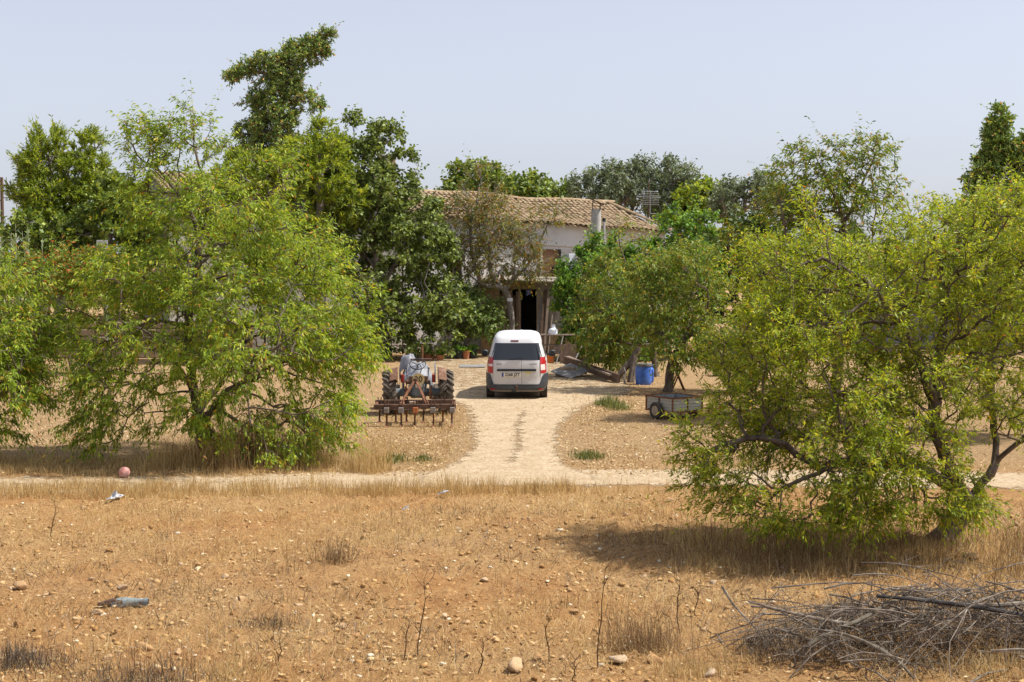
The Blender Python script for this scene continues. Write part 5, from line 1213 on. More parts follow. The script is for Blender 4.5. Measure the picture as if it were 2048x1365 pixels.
# work table with bag, boards, crate
tz = 1.06; ta = P(1082, 673, 54.0); tb_ = P(1156, 673, 54.0)
WT = empty('work_table', ((ta[0]+tb_[0])/2, 54.2, 0), 0, 'rough plank table with shelves beside the shed doorway', 'table')
wd = tb_[0]-ta[0]
MB().box((0, 0, 1.02), (wd, .6, .05), bev=.005).build('table_top', OLDWOOD, WT)
for sx in (-1, 1):
    for sy in (-1, 1): MB().box((sx*(wd/2-.08), sy*.25, .497), (.07, .07, .994)).build('leg', DARKWOOD, WT)
for z in (.30, .62): MB().box((0, 0, z), (wd-.22, .5, .03)).build('shelf', OLDWOOD, WT)
bx = P(1107, 665, 54.0)
BG = empty('carrier_bag', (bx[0], 54.1, 1.045), 0, 'white plastic carrier bag standing on the plank table', 'bag')
q = MB(); q.lathe([(.17, 0), (.20, .04), (.19, .12), (.16, .19), (.09, .25), (.06, .27), (.09, .31), (.03, .32)], 14, Matrix.Rotation(.3, 4, 'Z') @ Matrix.Scale(.7, 4, (0, 1, 0))); 
q.v = [(x*(1+.12*math.sin(9*z*9+5*x)), y*(1+.15*math.cos(7*z*9)), z) for x, y, z in q.v]; q.build('body', surf('thin_white_plastic', (0.62, 0.66, 0.72), (0.76, 0.79, 0.84), 9, .4, bstr=.5), BG, True)
MB().tube([(-.03, 0, .29), (-.06, 0, .35), (0, 0, .38), (.05, 0, .34), (.03, 0, .29)], .009, 6).build('handle', WHITEP, BG)
def crate(nm, px, py, Y, dims, mat, lab, cat='crate', z=0.0, rz=0.0):
    g = P(px, py, Y); e = empty(nm, (g[0], Y, z), rz, lab, cat); X, D, H = dims
    for sy in (-1, 1):
        for k in range(3): MB().box((0, sy*(D/2-.01), H*(k+.5)/3), (X, .02, H/3-.015)).build('slat', mat, e)
    for sx in (-1, 1): 
        for k in range(3): MB().box((sx*(X/2-.01), 0, H*(k+.5)/3), (.02, D-.045, H/3-.015)).build('slat', mat, e)
    MB().box((0, 0, .012), (X-.05, D-.05, .02)).build('base', mat, e); return e
crate('fruit_crate', 1099, 708, 53.4, (.30, .26, .34), surf('orange_plastic', (0.55, 0.15, 0.02), (0.48, 0.14, 0.03), 5, .5), 'orange slatted crate on the ground under the plank table')
crate('wooden_crate', 1118, 706, 53.9, (.42, .30, .26), OLDWOOD, 'pale wooden crate lying on the lower table shelf', z=.318)
g = P(1136, 718, 53.0); q = MB(); q.box((0, 0, .36), (.62, .04, .72), rot=Matrix.Rotation(-.22, 4, 'X'), bev=.006); o = q.build('leaning_board', DARKWOOD, None, False, (g[0], 53.2, .0)); tag(o, 'wide dark board leaning against the plank table', 'board')
g = P(1112, 716, 53.2); stick('leaning_pole', [(g[0], 53.0, 0), (g[0]+.28, 53.6, 1.0)], .02, GTWIG, 'pale pole leaning at the left of the wide dark board', 'pole')
g = P(1148, 720, 52.8); stick('leaning_pole', [(g[0]-.05, 52.7, 0), (g[0]+.36, 53.3, .72)], .022, GREYWOOD, 'grey pole leaning at the right of the wide dark board', 'pole')
# boards propped beside the doorway
for i, (px, top, wdt, mt, lab) in enumerate([(1072, 2.3, .07, GREYWOOD, 'narrow pale board propped against the doorway jamb'), (1080, 2.65, .13, DARKWOOD, 'broad dark board propped right of the doorway'), (1088, 2.85, .10, OLDWOOD, 'tall weathered board propped right of the doorway'), (1096, 1.95, .05, OLDWOOD, 'thin lath propped outermost right of the doorway')]):
    g = P(px, 690, 58.2); q = MB(); q.beam((g[0], 58.15, 0), (g[0]+.24, 58.93-.02*i, top), wdt, .04, (0, -1, 0)); tag(q.build('propped_board', mt), lab, 'board')
# pots
def pot(px, py, r, h, mat, lab, plant=None, grp=None):
    a = at(px, py); e = empty('plant_pot', a, 0, lab, 'pot', grp)
    MB().lathe([(r*.74, 0), (r*.98, h*.9), (r*1.05, h*.9), (r*1.05, h), (r*.93, h), (r*.90, h*.86), (.01, h*.86)], 22).build('pot', mat, e, True)
    MB().lathe([(r*.88, h*.83), (r*.5, h*.90), (.01, h*.92)], 14).build('soil', surf('potting_soil', (.06, .04, .028), (.10, .07, .05), 20, .95) if 'potting_soil' not in bpy.data.materials else bpy.data.materials['potting_soil'], e)
    if plant:
        rg = np.random.default_rng(int(px)); n = 70; B = np.zeros((n, 3)) + np.array([0, 0, h*.9]) + rg.normal(0, r*.25, (n, 3))*np.array([1, 1, 0])
        dv = unit(rg.normal(0, .5, (n, 3))+np.array([0, 0, 1])); L = plant*rg.uniform(.4, 1, n); s = unit(np.cross(dv, rg.normal(0, 1, (n, 3))))
        V = np.stack([B, B+dv*L[:, None]*.6+s*.03, B+dv*L[:, None]+np.array([0, 0, -.05]), B+dv*L[:, None]*.6-s*.03], 1).reshape(-1, 3)
        tag(link('plant', np_mesh('plant', V, np.arange(n*4).reshape(-1, 4), CITRUS, attr={'rnd': rg.random(n)}), e), kind='stuff')
pot(918, 719, .20, .36, DARK, 'black plant pot in front of the shrub, left of the terracotta one', .35)
pot(932, 719, .15, .33, TERRA, 'terracotta pot standing between two black pots', .3)
pot(945, 718, .19, .36, DARK, 'black plant pot close to the van side', .4)
pot(825, 717, .17, .33, DARK, 'black pot standing behind the tractor bonnet', .4)
pot(858, 721, .24, .26, TERRA, 'wide low terracotta pot behind the tractor', .3)
pot(880, 722, .16, .22, TERRA, 'small terracotta pot right of the wide low one', .3)
a = at(857, 716); q = MB(); q.box((0, 0, .36), (.36, .28, .10), bev=.02); q.box((.02, 0, .46), (.30, .24, .09), bev=.02); q.box((0, .0, .15), (.34, .28, .31), bev=.02); tag(q.build('stone_pile', surf('pale_pink_block', (.48, .36, .30), (.60, .50, .44), 6, .9), None, False, (a[0]-.05, a[1]+.8, a[2])), 'short stack of pale pinkish blocks behind the tractor', 'blocks')
a = at(945, 733); q = MB(); q.box((0, 0, .03), (.95, 1.1, .03), bev=.006); tag(q.build('flat_board', GREYWOOD, None, False, a), 'grey board lying flat on the ground left of the van', 'board')
# rusty trough, poles, trestle at right behind the trailer
a = at(1452, 752)
TRG = empty('rusty_trough', (a[0], a[1], a[2]), .15, 'dark rusty iron trough standing among the almonds right of the trailer', 'trough')
q = MB(); q.slab(lambda u, v: (-.45+.9*u, -.3*math.cos(v*math.pi), .55-.30*math.sin(v*math.pi)), 4, 10, (0, 0, .02)); q.build('basin', RUSTDARK, TRG, True)
for sx in (-1, 1): MB().box((sx*.35, 0, .13), (.05, .5, .26)).build('leg', RUSTDARK, TRG)
for dx, lab in ((0, 'thin white pole standing upright behind the rusty trough'), (.075, 'second thin white pole beside the first behind the rusty trough')):
    stick('upright_pole', [(a[0]+.02+dx, a[1]+.45, 0), (a[0]+.0+dx, a[1]+.45, 1.15)], .014, WHITEP, lab, 'pole')
a = at(1357, 782)
TS = empty('trestle', a, 0, 'reddish wooden trestle behind the small trailer', 'trestle')
for dx, tx in ((-.20, .06), (.20, -.06)):
    for sy in (0, .45): MB().beam((dx, sy, 0), (tx, sy+.02, .62), .05, .035).build('leg', RUST, TS)
MB().beam((0, -.05, .62), (0, .55, .62), .08, .05).build('top_rail', RUST, TS)
# right-hand outbuilding glimpsed through the almonds
OB = empty('tin_outbuilding', (float(P(1900, 600, 62)[0]), 62, 0), -.1, 'grey sheet-metal outbuilding glimpsed behind the leaning almond', 'shed')
MB().box((0, 1.6, 1.25), (9.0, 3.0, 2.5)).build('wall', RENDER, OB)
GS = surf('grey_sheeting', (.20, .20, .22), (.30, .29, .31), 4, .6, bstr=.2, c3=(.26, .19, .15))
for k in range(11):
    x = -4.4+k*.8; q = MB(); n_ = 10
    q.slab(lambda u, v: (x+.79*u, .06-.02*math.cos(u*n_*math.pi), .05+3.0*v), 40, 1, (0, .01, 0)); q.build('sheet', GS, OB)
MB().box((0, 1.4, 3.1), (9.4, 3.6, .08), rot=Matrix.Rotation(.04, 4, 'X')).build('roof', GS, OB); MB().box((-2.6, -.02, 2.45), (1.6, .05, .14)).build('fascia', WHITEP, OB)
# left: terrace wall, red machine, signboard, pole
tw = empty('terrace_wall', (float(P(150, 650, 56)[0]), 56, 0), 0, 'low rough stone terrace wall behind the left almonds', 'wall')
rw_ = random.Random(12)
for r in range(5):
    x = -5.6+rw_.uniform(0, .3)
    while x < 6.0:
        L = rw_.uniform(.35, .65); MB().box((x+L/2, .18+rw_.uniform(-.03, .03), .145+r*.29), (L-.02, .36, .28-rw_.uniform(0, .02)), bev=.04).build('stone', STONE, tw); x += L
MB().box((.2, .36, .70), (11.4, .3, 1.40)).build('core', RENDER, tw)
q = MB(); q.box((.2, 4.5, .70), (13, 8, 1.40)); bk = q.build('terrace', SOIL, None, False, tw.location); tag(bk, 'raised earth terrace behind the low stone wall', 'terrace', kind='structure')
g = P(78, 630, 57.2)
RM = empty('farm_machine', (g[0], 57.2, 1.40), .25, 'red farm machine standing on the terrace under the red-tipped shrub', 'machine')
MB().box((0, 0, .42), (.85, .5, .42), bev=.08).build('body', REDP, RM, True); MB().box((-.1, 0, .17), (.9, .42, .10), bev=.02).build('chassis', RUSTDARK, RM)
MB().lathe([(.11, 0), (.12, .03), (.06, .05)], 18, Matrix.Translation((.30, -.25, .50)) @ Matrix.Rotation(math.pi/2, 4, 'X')).build('lamp', surf('pink_lamp', (.55, .30, .28), (.62, .38, .36), 6, .4), RM, True)
for x in (-.35, .32):
    MB().lathe([(.10, -.05), (.16, -.06), (.175, 0), (.16, .06), (.10, .05)], 18, Matrix.Translation((x, -.29, .175)) @ Matrix.Rotation(math.pi/2, 4, 'X')).build('wheel', RUBBER, RM, True)
MB().tube([(.2, 0, .62), (.25, 0, .78)], .03, 8).build('exhaust', RUSTDARK, RM)
g = P(168, 622, 57.4); RC = empty('red_crate', (g[0], 57.3, 1.40), 0, 'small red box on the terrace right of the red machine', 'box'); MB().box((0, 0, .15), (.35, .3, .30), bev=.02).build('body', REDP, RC); MB().box((0, 0, .315), (.38, .33, .03), bev=.01).build('lid', REDP, RC)
g = P(205, 498, 52.0); SB = empty('sign_board', (g[0]+.12, 52.0, 0), .15, 'plain grey board on a thin post above the red-tipped shrub', 'sign')
MB().box((0, 0, 2.2), (.06, .06, 4.4)).build('post', GALV, SB); MB().box((-.12, -.045, float(g[2])), (.40, .03, .62), bev=.008).build('board', surf('grey_panel', (.34, .34, .32), (.44, .44, .42), 5, .7), SB)
UP = empty('utility_pole', (float(P(4, 400, 88)[0]), 88, 0), 0, 'slim dark utility pole at the far left behind the pine', 'pole')
zt = float(P(4, 355, 88)[2]); MB().tube([(0, 0, -.1), (0, 0, zt)], [.14, .10], 10).build('shaft', DARKWOOD, UP); MB().box((0, 0, zt-.5), (.9, .08, .10)).build('crossarm', DARKWOOD, UP)
for x in (-.35, .35): MB().lathe([(.03, zt-.44), (.045, zt-.38), (.02, zt-.30)], 10, Matrix.Translation((x, 0, 0))).build('insulator', DARK, UP)
# plate on the thin almond, ball, litter
g = P(1020, 600, 56.8); NP = empty('notice_plate', (g[0], 56.86, float(g[2])), 0, 'small white plate nailed to the thin almond trunk', 'sign'); MB().box((0, 0, 0), (.22, .012, .13), bev=.003).build('plate', WHITEP, NP); MB().tube([(0, -.012, .045), (0, .12, .045)], .006, 6).build('nail', RUST, NP)
a = at(249, 953); BL = empty('toy_ball', a, 0, 'faded pink ball lying on the dry grass by the track', 'ball')
q = MB(); n_ = 24
for i in range(13):
    th = math.pi*i/12
    for k in range(n_): q.v.append((.10*math.sin(th)*math.cos(2*math.pi*k/n_), .10*math.sin(th)*math.sin(2*math.pi*k/n_), .10-.10*math.cos(th)))
for i in range(12):
    for k in range(n_): q.f.append((i*n_+k, i*n_+(k+1) % n_, (i+1)*n_+(k+1) % n_, (i+1)*n_+k))
q.build('shell', surf('faded_pink', (.44, .15, .13), (.56, .30, .26), 6, .6, c3=(.62, .42, .38)), BL, 'all')
q = MB(); q.tube([(.1008*math.cos(t), .1008*math.sin(t)*.3, .10+.1008*math.sin(t)*.954) for t in np.linspace(0, 2*math.pi, 30)], .003, 5); q.build('seam', surf('pink_seam', (.32, .10, .09), (.36, .13, .11), 6, .7), BL)
def crumple(px, py, s, lab, seed):
    a = at(px, py); rg = np.random.default_rng(seed); q = MB()
    tab = rg.normal(0, 1, (9, 9, 3))
    q.slab(lambda u, v: (s*(u-.5)*1.6+s*.12*tab[int(u*8), int(v*8)][0], s*(v-.5)+s*.12*tab[int(u*8), int(v*8)][1], (.07+.05*u)+s*.30*abs(tab[int(u*8), int(v*8)][2])*math.sin(math.pi*u)*math.sin(math.pi*v)), 8, 8, (0, 0, .002)); tag(q.build('litter', surf('dirty_plastic', (.36, .36, .37), (.55, .56, .58), 14, .6) if 'dirty_plastic' not in bpy.data.materials else bpy.data.materials['dirty_plastic'], None, False, a), lab, 'litter')
crumple(231, 1003, .15, 'crumpled white plastic litter on the verge below the pink ball', 1); crumple(886, 995, .09, 'small white scrap of litter in the verge before the drive', 2); crumple(812, 1032, .06, 'tiny white scrap lying on the tilled soil', 3)
# broken pipe half buried
a = at(255, 1208)
PP = empty('broken_pipe', (a[0], a[1], a[2]+.02), .12, 'broken grey-blue pipe half buried in the field', 'pipe')
q = MB(); 
def pipef(u, v):
    t = math.pi*(-.15+1.3*v); x = -.17+.40*u; r = .055+.012*math.sin(6*u); return (x, -r*math.cos(t)+.03*math.sin(4*u), r*math.sin(t)+.02*u)
q.slab(pipef, 10, 8, (0, 0, -.008)); q.build('shell', surf('blue_grey_glaze', (.12, .15, .155), (.20, .235, .235), 9, .6, c3=(.14, .09, .06)), PP, True)
MB().tube([(-.33, .02, .0), (-.16, 0, .02), (-.05, .0, .015)], [.02, .05, .04], 8).build('core', surf('burnt_wood', (.06, .035, .025), (.12, .07, .05), 9, .9), PP, True)

# ------------------------------------------------------------------ giant reeds, far left
b = base_at(30, 52.0); rg = np.random.default_rng(71)
RD = empty('giant_reeds', (b[0], b[1], 0), 0, 'clump of pale giant reeds rising behind the left almond', 'reeds')
LVs, rn, q = [], [], MB()
for k in range(30):
    x, y = rg.normal(0, .55), rg.normal(0, .35); h = rg.uniform(3.6, 5.0) if k > 8 else rg.uniform(4.5, 5.4); lx, ly = rg.normal(0, .3), rg.normal(0, .2)
    q.tube([(x, y, -.05), (x+lx*.4, y+ly*.4, h*.5), (x+lx, y+ly, h)], [.02, .016, .008], 5)
    for j in range(22):
        t = .35+.65*j/22; az = rg.uniform(0, 2*math.pi); L = rg.uniform(.45, .75)*(1.05-.45*t); c, s = math.cos(az), math.sin(az)
        B = np.array([x+lx*t*t, y+ly*t*t, h*t]); m1 = B+np.array([c*L*.45, s*L*.45, L*.42]); tp_ = B+np.array([c*L*.95, s*L*.95, L*.35]); sd = np.array([-s, c, 0])*.028
        LVs += [B-sd*.6, B+sd*.6, m1+sd, m1-sd, m1-sd, m1+sd, tp_+sd*.05, tp_-sd*.05]; rn += [rg.random()]*2
q.build('stems', surf('reed_stem', (.24, .26, .14), (.36, .36, .22), 5, .7), RD, True)
tag(link('leaves', np_mesh('leaves', np.array(LVs), np.arange(len(LVs)).reshape(-1, 4), REED, attr={'rnd': np.array(rn)}), RD), kind='stuff')

# ------------------------------------------------------------------ dry grass and straw
STRAW = leafmat('dry_straw', [(0, (0.317, 0.201, 0.085)), (.4, (0.486, 0.333, 0.143)), (.75, (0.634, 0.477, 0.227)), (1, (0.740, 0.603, 0.349))], .4, (1.15, 1.05, .85), .8, .15)
BROWN = leafmat('dead_stalk', [(0, (0.108, 0.063, 0.033)), (.5, (0.234, 0.149, 0.077)), (1, (0.378, 0.266, 0.140))], .3, (1.05, 1.0, .85), .85, .15)
GREYST = attrmat('grey_stalk', [(0, (.045, .031, .020)), (.5, (.105, .078, .054)), (1, (.26, .21, .155))], .9, bscale=20, bstr=.05)
GREENW = leafmat('weed_leaf', [(0, (0.066, 0.090, 0.024)), (.5, (0.143, 0.171, 0.048)), (1, (0.264, 0.252, 0.096))], .3)
def blades(name, XY, h, wd, lean, seed, mat, label, cat='grass', z0=None, seg=2, flat=0.0, top=True, parent=None):
    """thin bent blades rooted at XY; flat=1 lays them on the soil"""
    rg = np.random.default_rng(seed); n = len(XY)
    B = np.column_stack([XY, (ground_z(XY[:, 0], XY[:, 1]) if z0 is None else z0)-.005])
    az = rg.uniform(0, 2*math.pi, n); H = h*rg.uniform(.3, 1.2, n)*(.35+1.25*fbm2(XY[:, 0]*1.7+seed, XY[:, 1]*1.7, seed, 3)**1.2)
    ln = np.abs(rg.normal(0, lean, n)) + flat*1.25; d0 = np.column_stack([np.cos(az)*np.sin(ln*.5), np.sin(az)*np.sin(ln*.5), np.cos(ln*.5)]); ln2 = np.minimum(ln*1.4, 1.6); d1 = np.column_stack([np.cos(az+.2)*np.sin(ln2), np.sin(az+.2)*np.sin(ln2), np.cos(ln2)])
    M1 = B+d0*(H*.55)[:, None]; T = M1+d1*(H*.45)[:, None]
    if flat: M1[:, 2] = np.maximum(M1[:, 2], B[:, 2]+.03); T[:, 2] = np.maximum(T[:, 2], B[:, 2]+.02)
    s = np.column_stack([-np.sin(az), np.cos(az), np.zeros(n)]); face = rg.uniform(0, math.pi, n); s = np.column_stack([np.cos(face), np.sin(face)*.5, np.zeros(n)]); ww_ = (wd*rg.uniform(.6, 1.3, n))[:, None]
    V = np.stack([B-s*ww_, B+s*ww_, M1+s*ww_*.8, M1-s*ww_*.8, T], 1).reshape(-1, 3); o = (np.arange(n)*5)[:, None]
    r = rg.random(n)
    me = np_mesh(name, V, [o+np.array([[0, 1, 2, 3]]), o+np.array([[3, 2, 4]])], mat, attr={'rnd': np.concatenate([r, r])})
    ob = link(name, me, parent)
    if parent is None: tag(ob, label, cat, kind='stuff')
    return ob
rg = np.random.default_rng(81)
def rect(n, x0, x1, y0, y1): return np.column_stack([rg.uniform(x0, x1, n), rg.uniform(y0, y1, n)])
def clumped(n, x0, x1, y0, y1, cl=40, sd=.14):
    c = rect(cl, x0, x1, y0, y1); k = rg.integers(0, cl, n); return c[k]+rg.normal(0, sd, (n, 2))
def thin(XY, f, seed=1, sc=.8):
    return XY[fbm2(XY[:, 0]*sc, XY[:, 1]*sc, seed, 3) > f]
XY = np.concatenate([rect(4000, -11, -3.2, 22.8, 23.8), clumped(8000, -11, -3.0, 22.9, 23.9, 60, .16), clumped(4200, -3.2, 1.2, 23.0, 23.5, 28, .11), rect(1200, -3.2, 1.2, 22.9, 23.6), clumped(900, 1.2, 5, 23.0, 23.4, 22, .09)])
blades('verge_grass', XY, .33, .0032, .85, 82, STRAW, 'tall straw-coloured grass along the near edge of the track')
XY = np.concatenate([clumped(3200, -6.6, -3.6, 26.2, 27.4, 36, .16), rect(1200, -6.8, -3.4, 25.9, 27.6), clumped(800, -2.9, -2.2, 25.6, 26.2, 4, .14)])
blades('tree_foot_grass', XY, .75, .0036, .6, 83, STRAW, 'long dry grass around the foot of the broad green almond')
XY = np.concatenate([clumped(1500, -6.0, -3.8, 26.2, 27.2, 22, .2)]); blades('tree_foot_stalks', XY, 1.0, .0042, .6, 84, BROWN, 'brown dead weed stalks under the broad green almond', 'weeds')
XY = np.concatenate([rect(5000, -12, -3, 25.3, 27.2), clumped(4000, -12, -2.6, 25.2, 27.4, 90, .2), clumped(2500, -12, -8.5, 25.6, 27, 20, .2)]); blades('far_verge_grass', XY, .18, .004, .6, 85, STRAW, 'short dry grass between the track and the left almonds')
XY = np.concatenate([thin(rect(9000, 1.5, 9, 25.4, 40), .5, 6), thin(rect(7000, -4.2, -1.2, 26.5, 36), .45, 7)]); blades('yard_straw', XY, .13, .005, .7, 86, STRAW, 'thin dry straw on both sides of the drive')
XY = np.concatenate([rect(3200, 2.1, 8.0, 16.9, 19.2), clumped(5600, 2.0, 8.2, 16.8, 19.4, 70, .24)]); blades('almond_foot_grass', XY, .26, .0030, 1.1, 87, STRAW, 'tangled dry grass in the shade of the leaning almond')
XY = np.concatenate([clumped(3600, 2.2, 8.2, 16.9, 19.4, 60, .2), clumped(700, 5.0, 7.5, 17.5, 19.5, 12, .15)]); blades('almond_foot_stalks', XY, .5, .0030, .8, 88, BROWN, 'brown dead weeds under the leaning almond', 'weeds')
# straw bits over the field
A1 = rect(40000, -7.5, 7.5, 12.4, 23); A1 = A1[np.abs(A1[:, 0]) < A1[:, 1]*.39]; A1 = thin(A1, .45, 9, .7)
blades('field_stubble', A1, .15, .0021, 1.1, 89, STRAW, 'short dry stubble scattered over the tilled field')
A2 = rect(44000, -7.5, 7.5, 12.4, 23); A2 = A2[np.abs(A2[:, 0]) < A2[:, 1]*.39]; A2 = thin(A2, .42, 10, .55)
blades('loose_straw', A2, .26, .0024, .3, 90, STRAW, 'loose straw lying flat on the field soil', 'straw', flat=1.0)
A3 = thin(rect(9000, -7.5, 7.5, 12.4, 22), .5, 12, .5); A3 = A3[np.abs(A3[:, 0]) < A3[:, 1]*.39]; blades('loose_twigs', A3, .3, .0032, .3, 91, GREYST, 'grey dead twigs lying about on the field', 'twigs', flat=1.0)
A4 = np.concatenate([clumped(5200, -6, 4, 13, 22, 150, .13)]); blades('field_weeds', A4, .24, .0020, .9, 92, BROWN, 'small brown dead weeds standing in the field', 'weeds')
LIT = leafmat('leaf_litter', [(0, (0.193, 0.104, 0.049)), (.4, (0.371, 0.234, 0.110)), (.75, (0.550, 0.393, 0.206)), (1, (0.688, 0.550, 0.330))], .15, (1.1, 1, .8), .8, .15)
def litter(name, XY, size, seed, label):
    r3 = np.random.default_rng(seed); n = len(XY); B = np.column_stack([XY, fine(XY[:, 0], XY[:, 1])+.018+r3.uniform(0, .02, n)])
    az = r3.uniform(0, 6.28, n); d = np.column_stack([np.cos(az), np.sin(az), r3.normal(0, .25, n)]); s2 = np.column_stack([-np.sin(az), np.cos(az), r3.normal(0, .45, n)]); L = (size*r3.uniform(.5, 1.3, n))[:, None]
    V = np.stack([B-d*L, B+s2*L*.33, B+d*L, B-s2*L*.33], 1).reshape(-1, 3); tag(link(name, np_mesh(name, V, np.arange(4*n).reshape(-1, 4), LIT, attr={'rnd': r3.random(n)})), label, 'leaves', kind='stuff')
LX_ = np.concatenate([thin(rect(9000, -12, -1.4, 25.2, 36), .42, 21, .5), thin(rect(9000, 1.3, 9.5, 25.2, 40), .42, 22, .5), rect(2600, 1.2, 5, 36, 48), rect(2400, -6, -1, 34, 54), thin(rect(2400, -2, 2, 30, 52), .5, 23, .6), np.concatenate([rect(2500, -2.4, -.5, 25, 38), rect(2500, .7, 2.6, 25, 38)])])
LX_ = LX_[drive_edge(LX_[:, 0], LX_[:, 1])*rg.uniform(.5, 1.6, len(LX_)) < .62]
litter('leaf_litter', LX_, .034, 96, 'dry fallen leaves scattered under the trees and beside the drive')
LX2 = thin(rect(9000, -8, 8, 12.5, 23.2), .46, 24, .6); litter('field_litter', LX2, .032, 97, 'bits of dry leaf scattered over the tilled field')
# named dead bushes
for i, (px, py, n, h, sd, mt, lab) in enumerate([(1290, 1296, 620, .36, .20, BROWN, 'dry brown weed bush left of the brushwood pile'), (668, 1130, 300, .28, .13, BROWN, 'small dark dead bush in the middle of the field'), (40, 1330, 900, .22, .24, GREYST, 'low heap of grey dead stalks at the left of the field'), (270, 1366, 1200, .20, .42, GREYST, 'long heap of grey dead stalks below the pale stones'), (530, 1248, 420, .14, .22, GREYST, 'flat scatter of grey stalks behind the tall stalks'), (480, 1352, 420, .18, .25, STRAW, 'pale straw heap at the near edge of the field'), (1390, 1340, 700, .2, .24, STRAW, 'pale dry grass tuft at the foot of the brushwood pile'), (1990, 1350, 700, .24, .22, STRAW, 'golden dry grass tuft at the front of the brushwood'), (745, 948, 260, .30, .12, STRAW, 'pale dry grass tuft beside the drive mouth')]):
    a = at(px, py); e = empty('dead_bush', a, 0, lab, 'bush'); r2 = np.random.default_rng(300+i); XY = r2.normal(0, sd, (n, 2))*np.array([1, .7])
    o = blades('stalks', XY, h*1.5, .0024, 1.15, 310+i, mt, None, parent=e, z0=np.zeros(n)); tag(o, kind='stuff')
for i, (px, py, n, h, sd, lab) in enumerate([(785, 922, 240, .16, .16, 'low green weed left of the drive mouth'), (846, 920, 160, .14, .12, 'small green weed close to the left drive edge'), (1178, 915, 300, .2, .17, 'green weed tuft at the right edge of the drive'), (1213, 812, 260, .42, .16, 'upright grey-green weed in the yard right of the van'), (1290, 1010, 200, .06, .3, 'faint green weed patch beyond the field edge'), (1236, 818, 220, .28, .2, 'bushy green weed beside the upright one in the yard')]):
    a = at(px, py); e = empty('weed_clump', a, 0, lab, 'weed'); r2 = np.random.default_rng(330+i); n *= 2; XY = r2.normal(0, sd, (n, 2))*np.array([.8, 1.4])
    o = blades('leaves', XY, h*1.0, .008, 1.6, 340+i, GREENW, None, parent=e, z0=np.zeros(n)); tag(o, kind='stuff')
# tall single stalks
def stalk(px, py, top, lab, seed):
    a = at(px, py); h = (py-top)*a[1]/F; r2 = random.Random(seed); e = empty('dead_stalk', a, 0, lab, 'stalk', 'tall dead stalks in the field'); q = MB()
    pts = [(0, 0, -.02)]; x = y = 0
    for k in range(1, 7): x += r2.uniform(-.02, .026); y += r2.uniform(-.02, .02); pts.append((x, y, h*k/6))
    q.tube(pts, [.006]*4+[.005, .004, .003], 5); q.build('stem', BROWN, e)
    q = MB()
    for k in range(7):
        j = r2.randint(2, 6); p0 = Vector(pts[j]); L = r2.uniform(.05, .16); q.tube([p0, p0+Vector((r2.uniform(-1, 1)*L*.5, r2.uniform(-.4, .4)*L, L*.5)), p0+Vector((r2.uniform(-1, 1)*L*.8, r2.uniform(-.4, .4)*L, L))], [.003, .0025, .0015], 4)
    q.build('side_shoot', BROWN, e)
for i, (px, py, tp_, lab) in enumerate([(103, 1080, 1005, 'reddish dead stalk standing below the litter'), (835, 1310, 1170, 'tall thin dead stalk in the middle foreground'), (806, 1322, 1240, 'shorter dead stalk left of the tall thin one'), (1196, 1330, 1130, 'tall branching dead stalk near the big ochre rock'), (1360, 1270, 1150, 'straight dead stalk behind the dry brown bush'), (1392, 1235, 1180, 'short dead stalk near the straight one'), (1098, 1320, 1240, 'crooked dead stalk right of the big ochre rock'), (1143, 1352, 1310, 'broken stub of a stalk beside the ochre rock'), (955, 1345, 1280, 'leaning dead stalk left of the big ochre rock'), (555, 1335, 1290, 'small forked dead stalk beside the pale stone'), (1990, 1240, 1140, 'curved dead stalk behind the brushwood pile'), (1738, 1215, 1150, 'thin straw stalk behind the brushwood pile')]):
    stalk(px, py, tp_, lab, 400+i)

# ------------------------------------------------------------------ stones and clods
ph = (1+5**.5)/2
ICO_V = unit(np.array([(-1, ph, 0), (1, ph, 0), (-1, -ph, 0), (1, -ph, 0), (0, -1, ph), (0, 1, ph), (0, -1, -ph), (0, 1, -ph), (ph, 0, -1), (ph, 0, 1), (-ph, 0, -1), (-ph, 0, 1)], float))
ICO_F = np.array([(0,11,5),(0,5,1),(0,1,7),(0,7,10),(0,10,11),(1,5,9),(5,11,4),(11,10,2),(10,7,6),(7,1,8),(3,9,4),(3,4,2),(3,2,6),(3,6,8),(3,8,9),(4,9,5),(2,4,11),(6,2,10),(8,6,7),(9,8,1)])
def subdiv(V, Fc):
    E = {}; V = [tuple(v) for v in V]; out = []
    def mid(a, b):
        k = (min(a, b), max(a, b))
        if k not in E: m = unit(np.array(V[a])+np.array(V[b])); E[k] = len(V); V.append(tuple(m))
        return E[k]
    for a, b, c in Fc:
        x, y, z = mid(a, b), mid(b, c), mid(c, a); out += [(a, x, z), (b, y, x), (c, z, y), (x, y, z)]
    return np.array(V), np.array(out)
I2V, I2F = subdiv(ICO_V, ICO_F)
CLOD = attrmat('soil_clod', [(0, (0.307, 0.159, 0.057)), (.45, (0.451, 0.264, 0.103)), (.8, (0.551, 0.372, 0.177)), (.92, (0.613, 0.483, 0.288)), (1, (0.716, 0.635, 0.477))], .95, bscale=40, bstr=.5)
ROCK = bpy.data.materials.new('field_stone'); nt = nodes_of(ROCK); co = coords(nt); oi = N(nt, 'ShaderNodeObjectInfo').outputs['Random']
c_ = ramp(nt, oi, [(0, (.38, .22, .10)), (.45, (.47, .31, .16)), (.8, (.53, .40, .25)), (1, (.62, .53, .41))])
c_ = mixc(nt, ramp(nt, noise(nt, 9, 5, .65, co), [(.35, (.8,)*3), (.62, (0,)*3)]), c_, (.38, .20, .08)); finish(nt, c_, .92, 0, noise(nt, 38, 5, .65, co), .6, .012, .15)
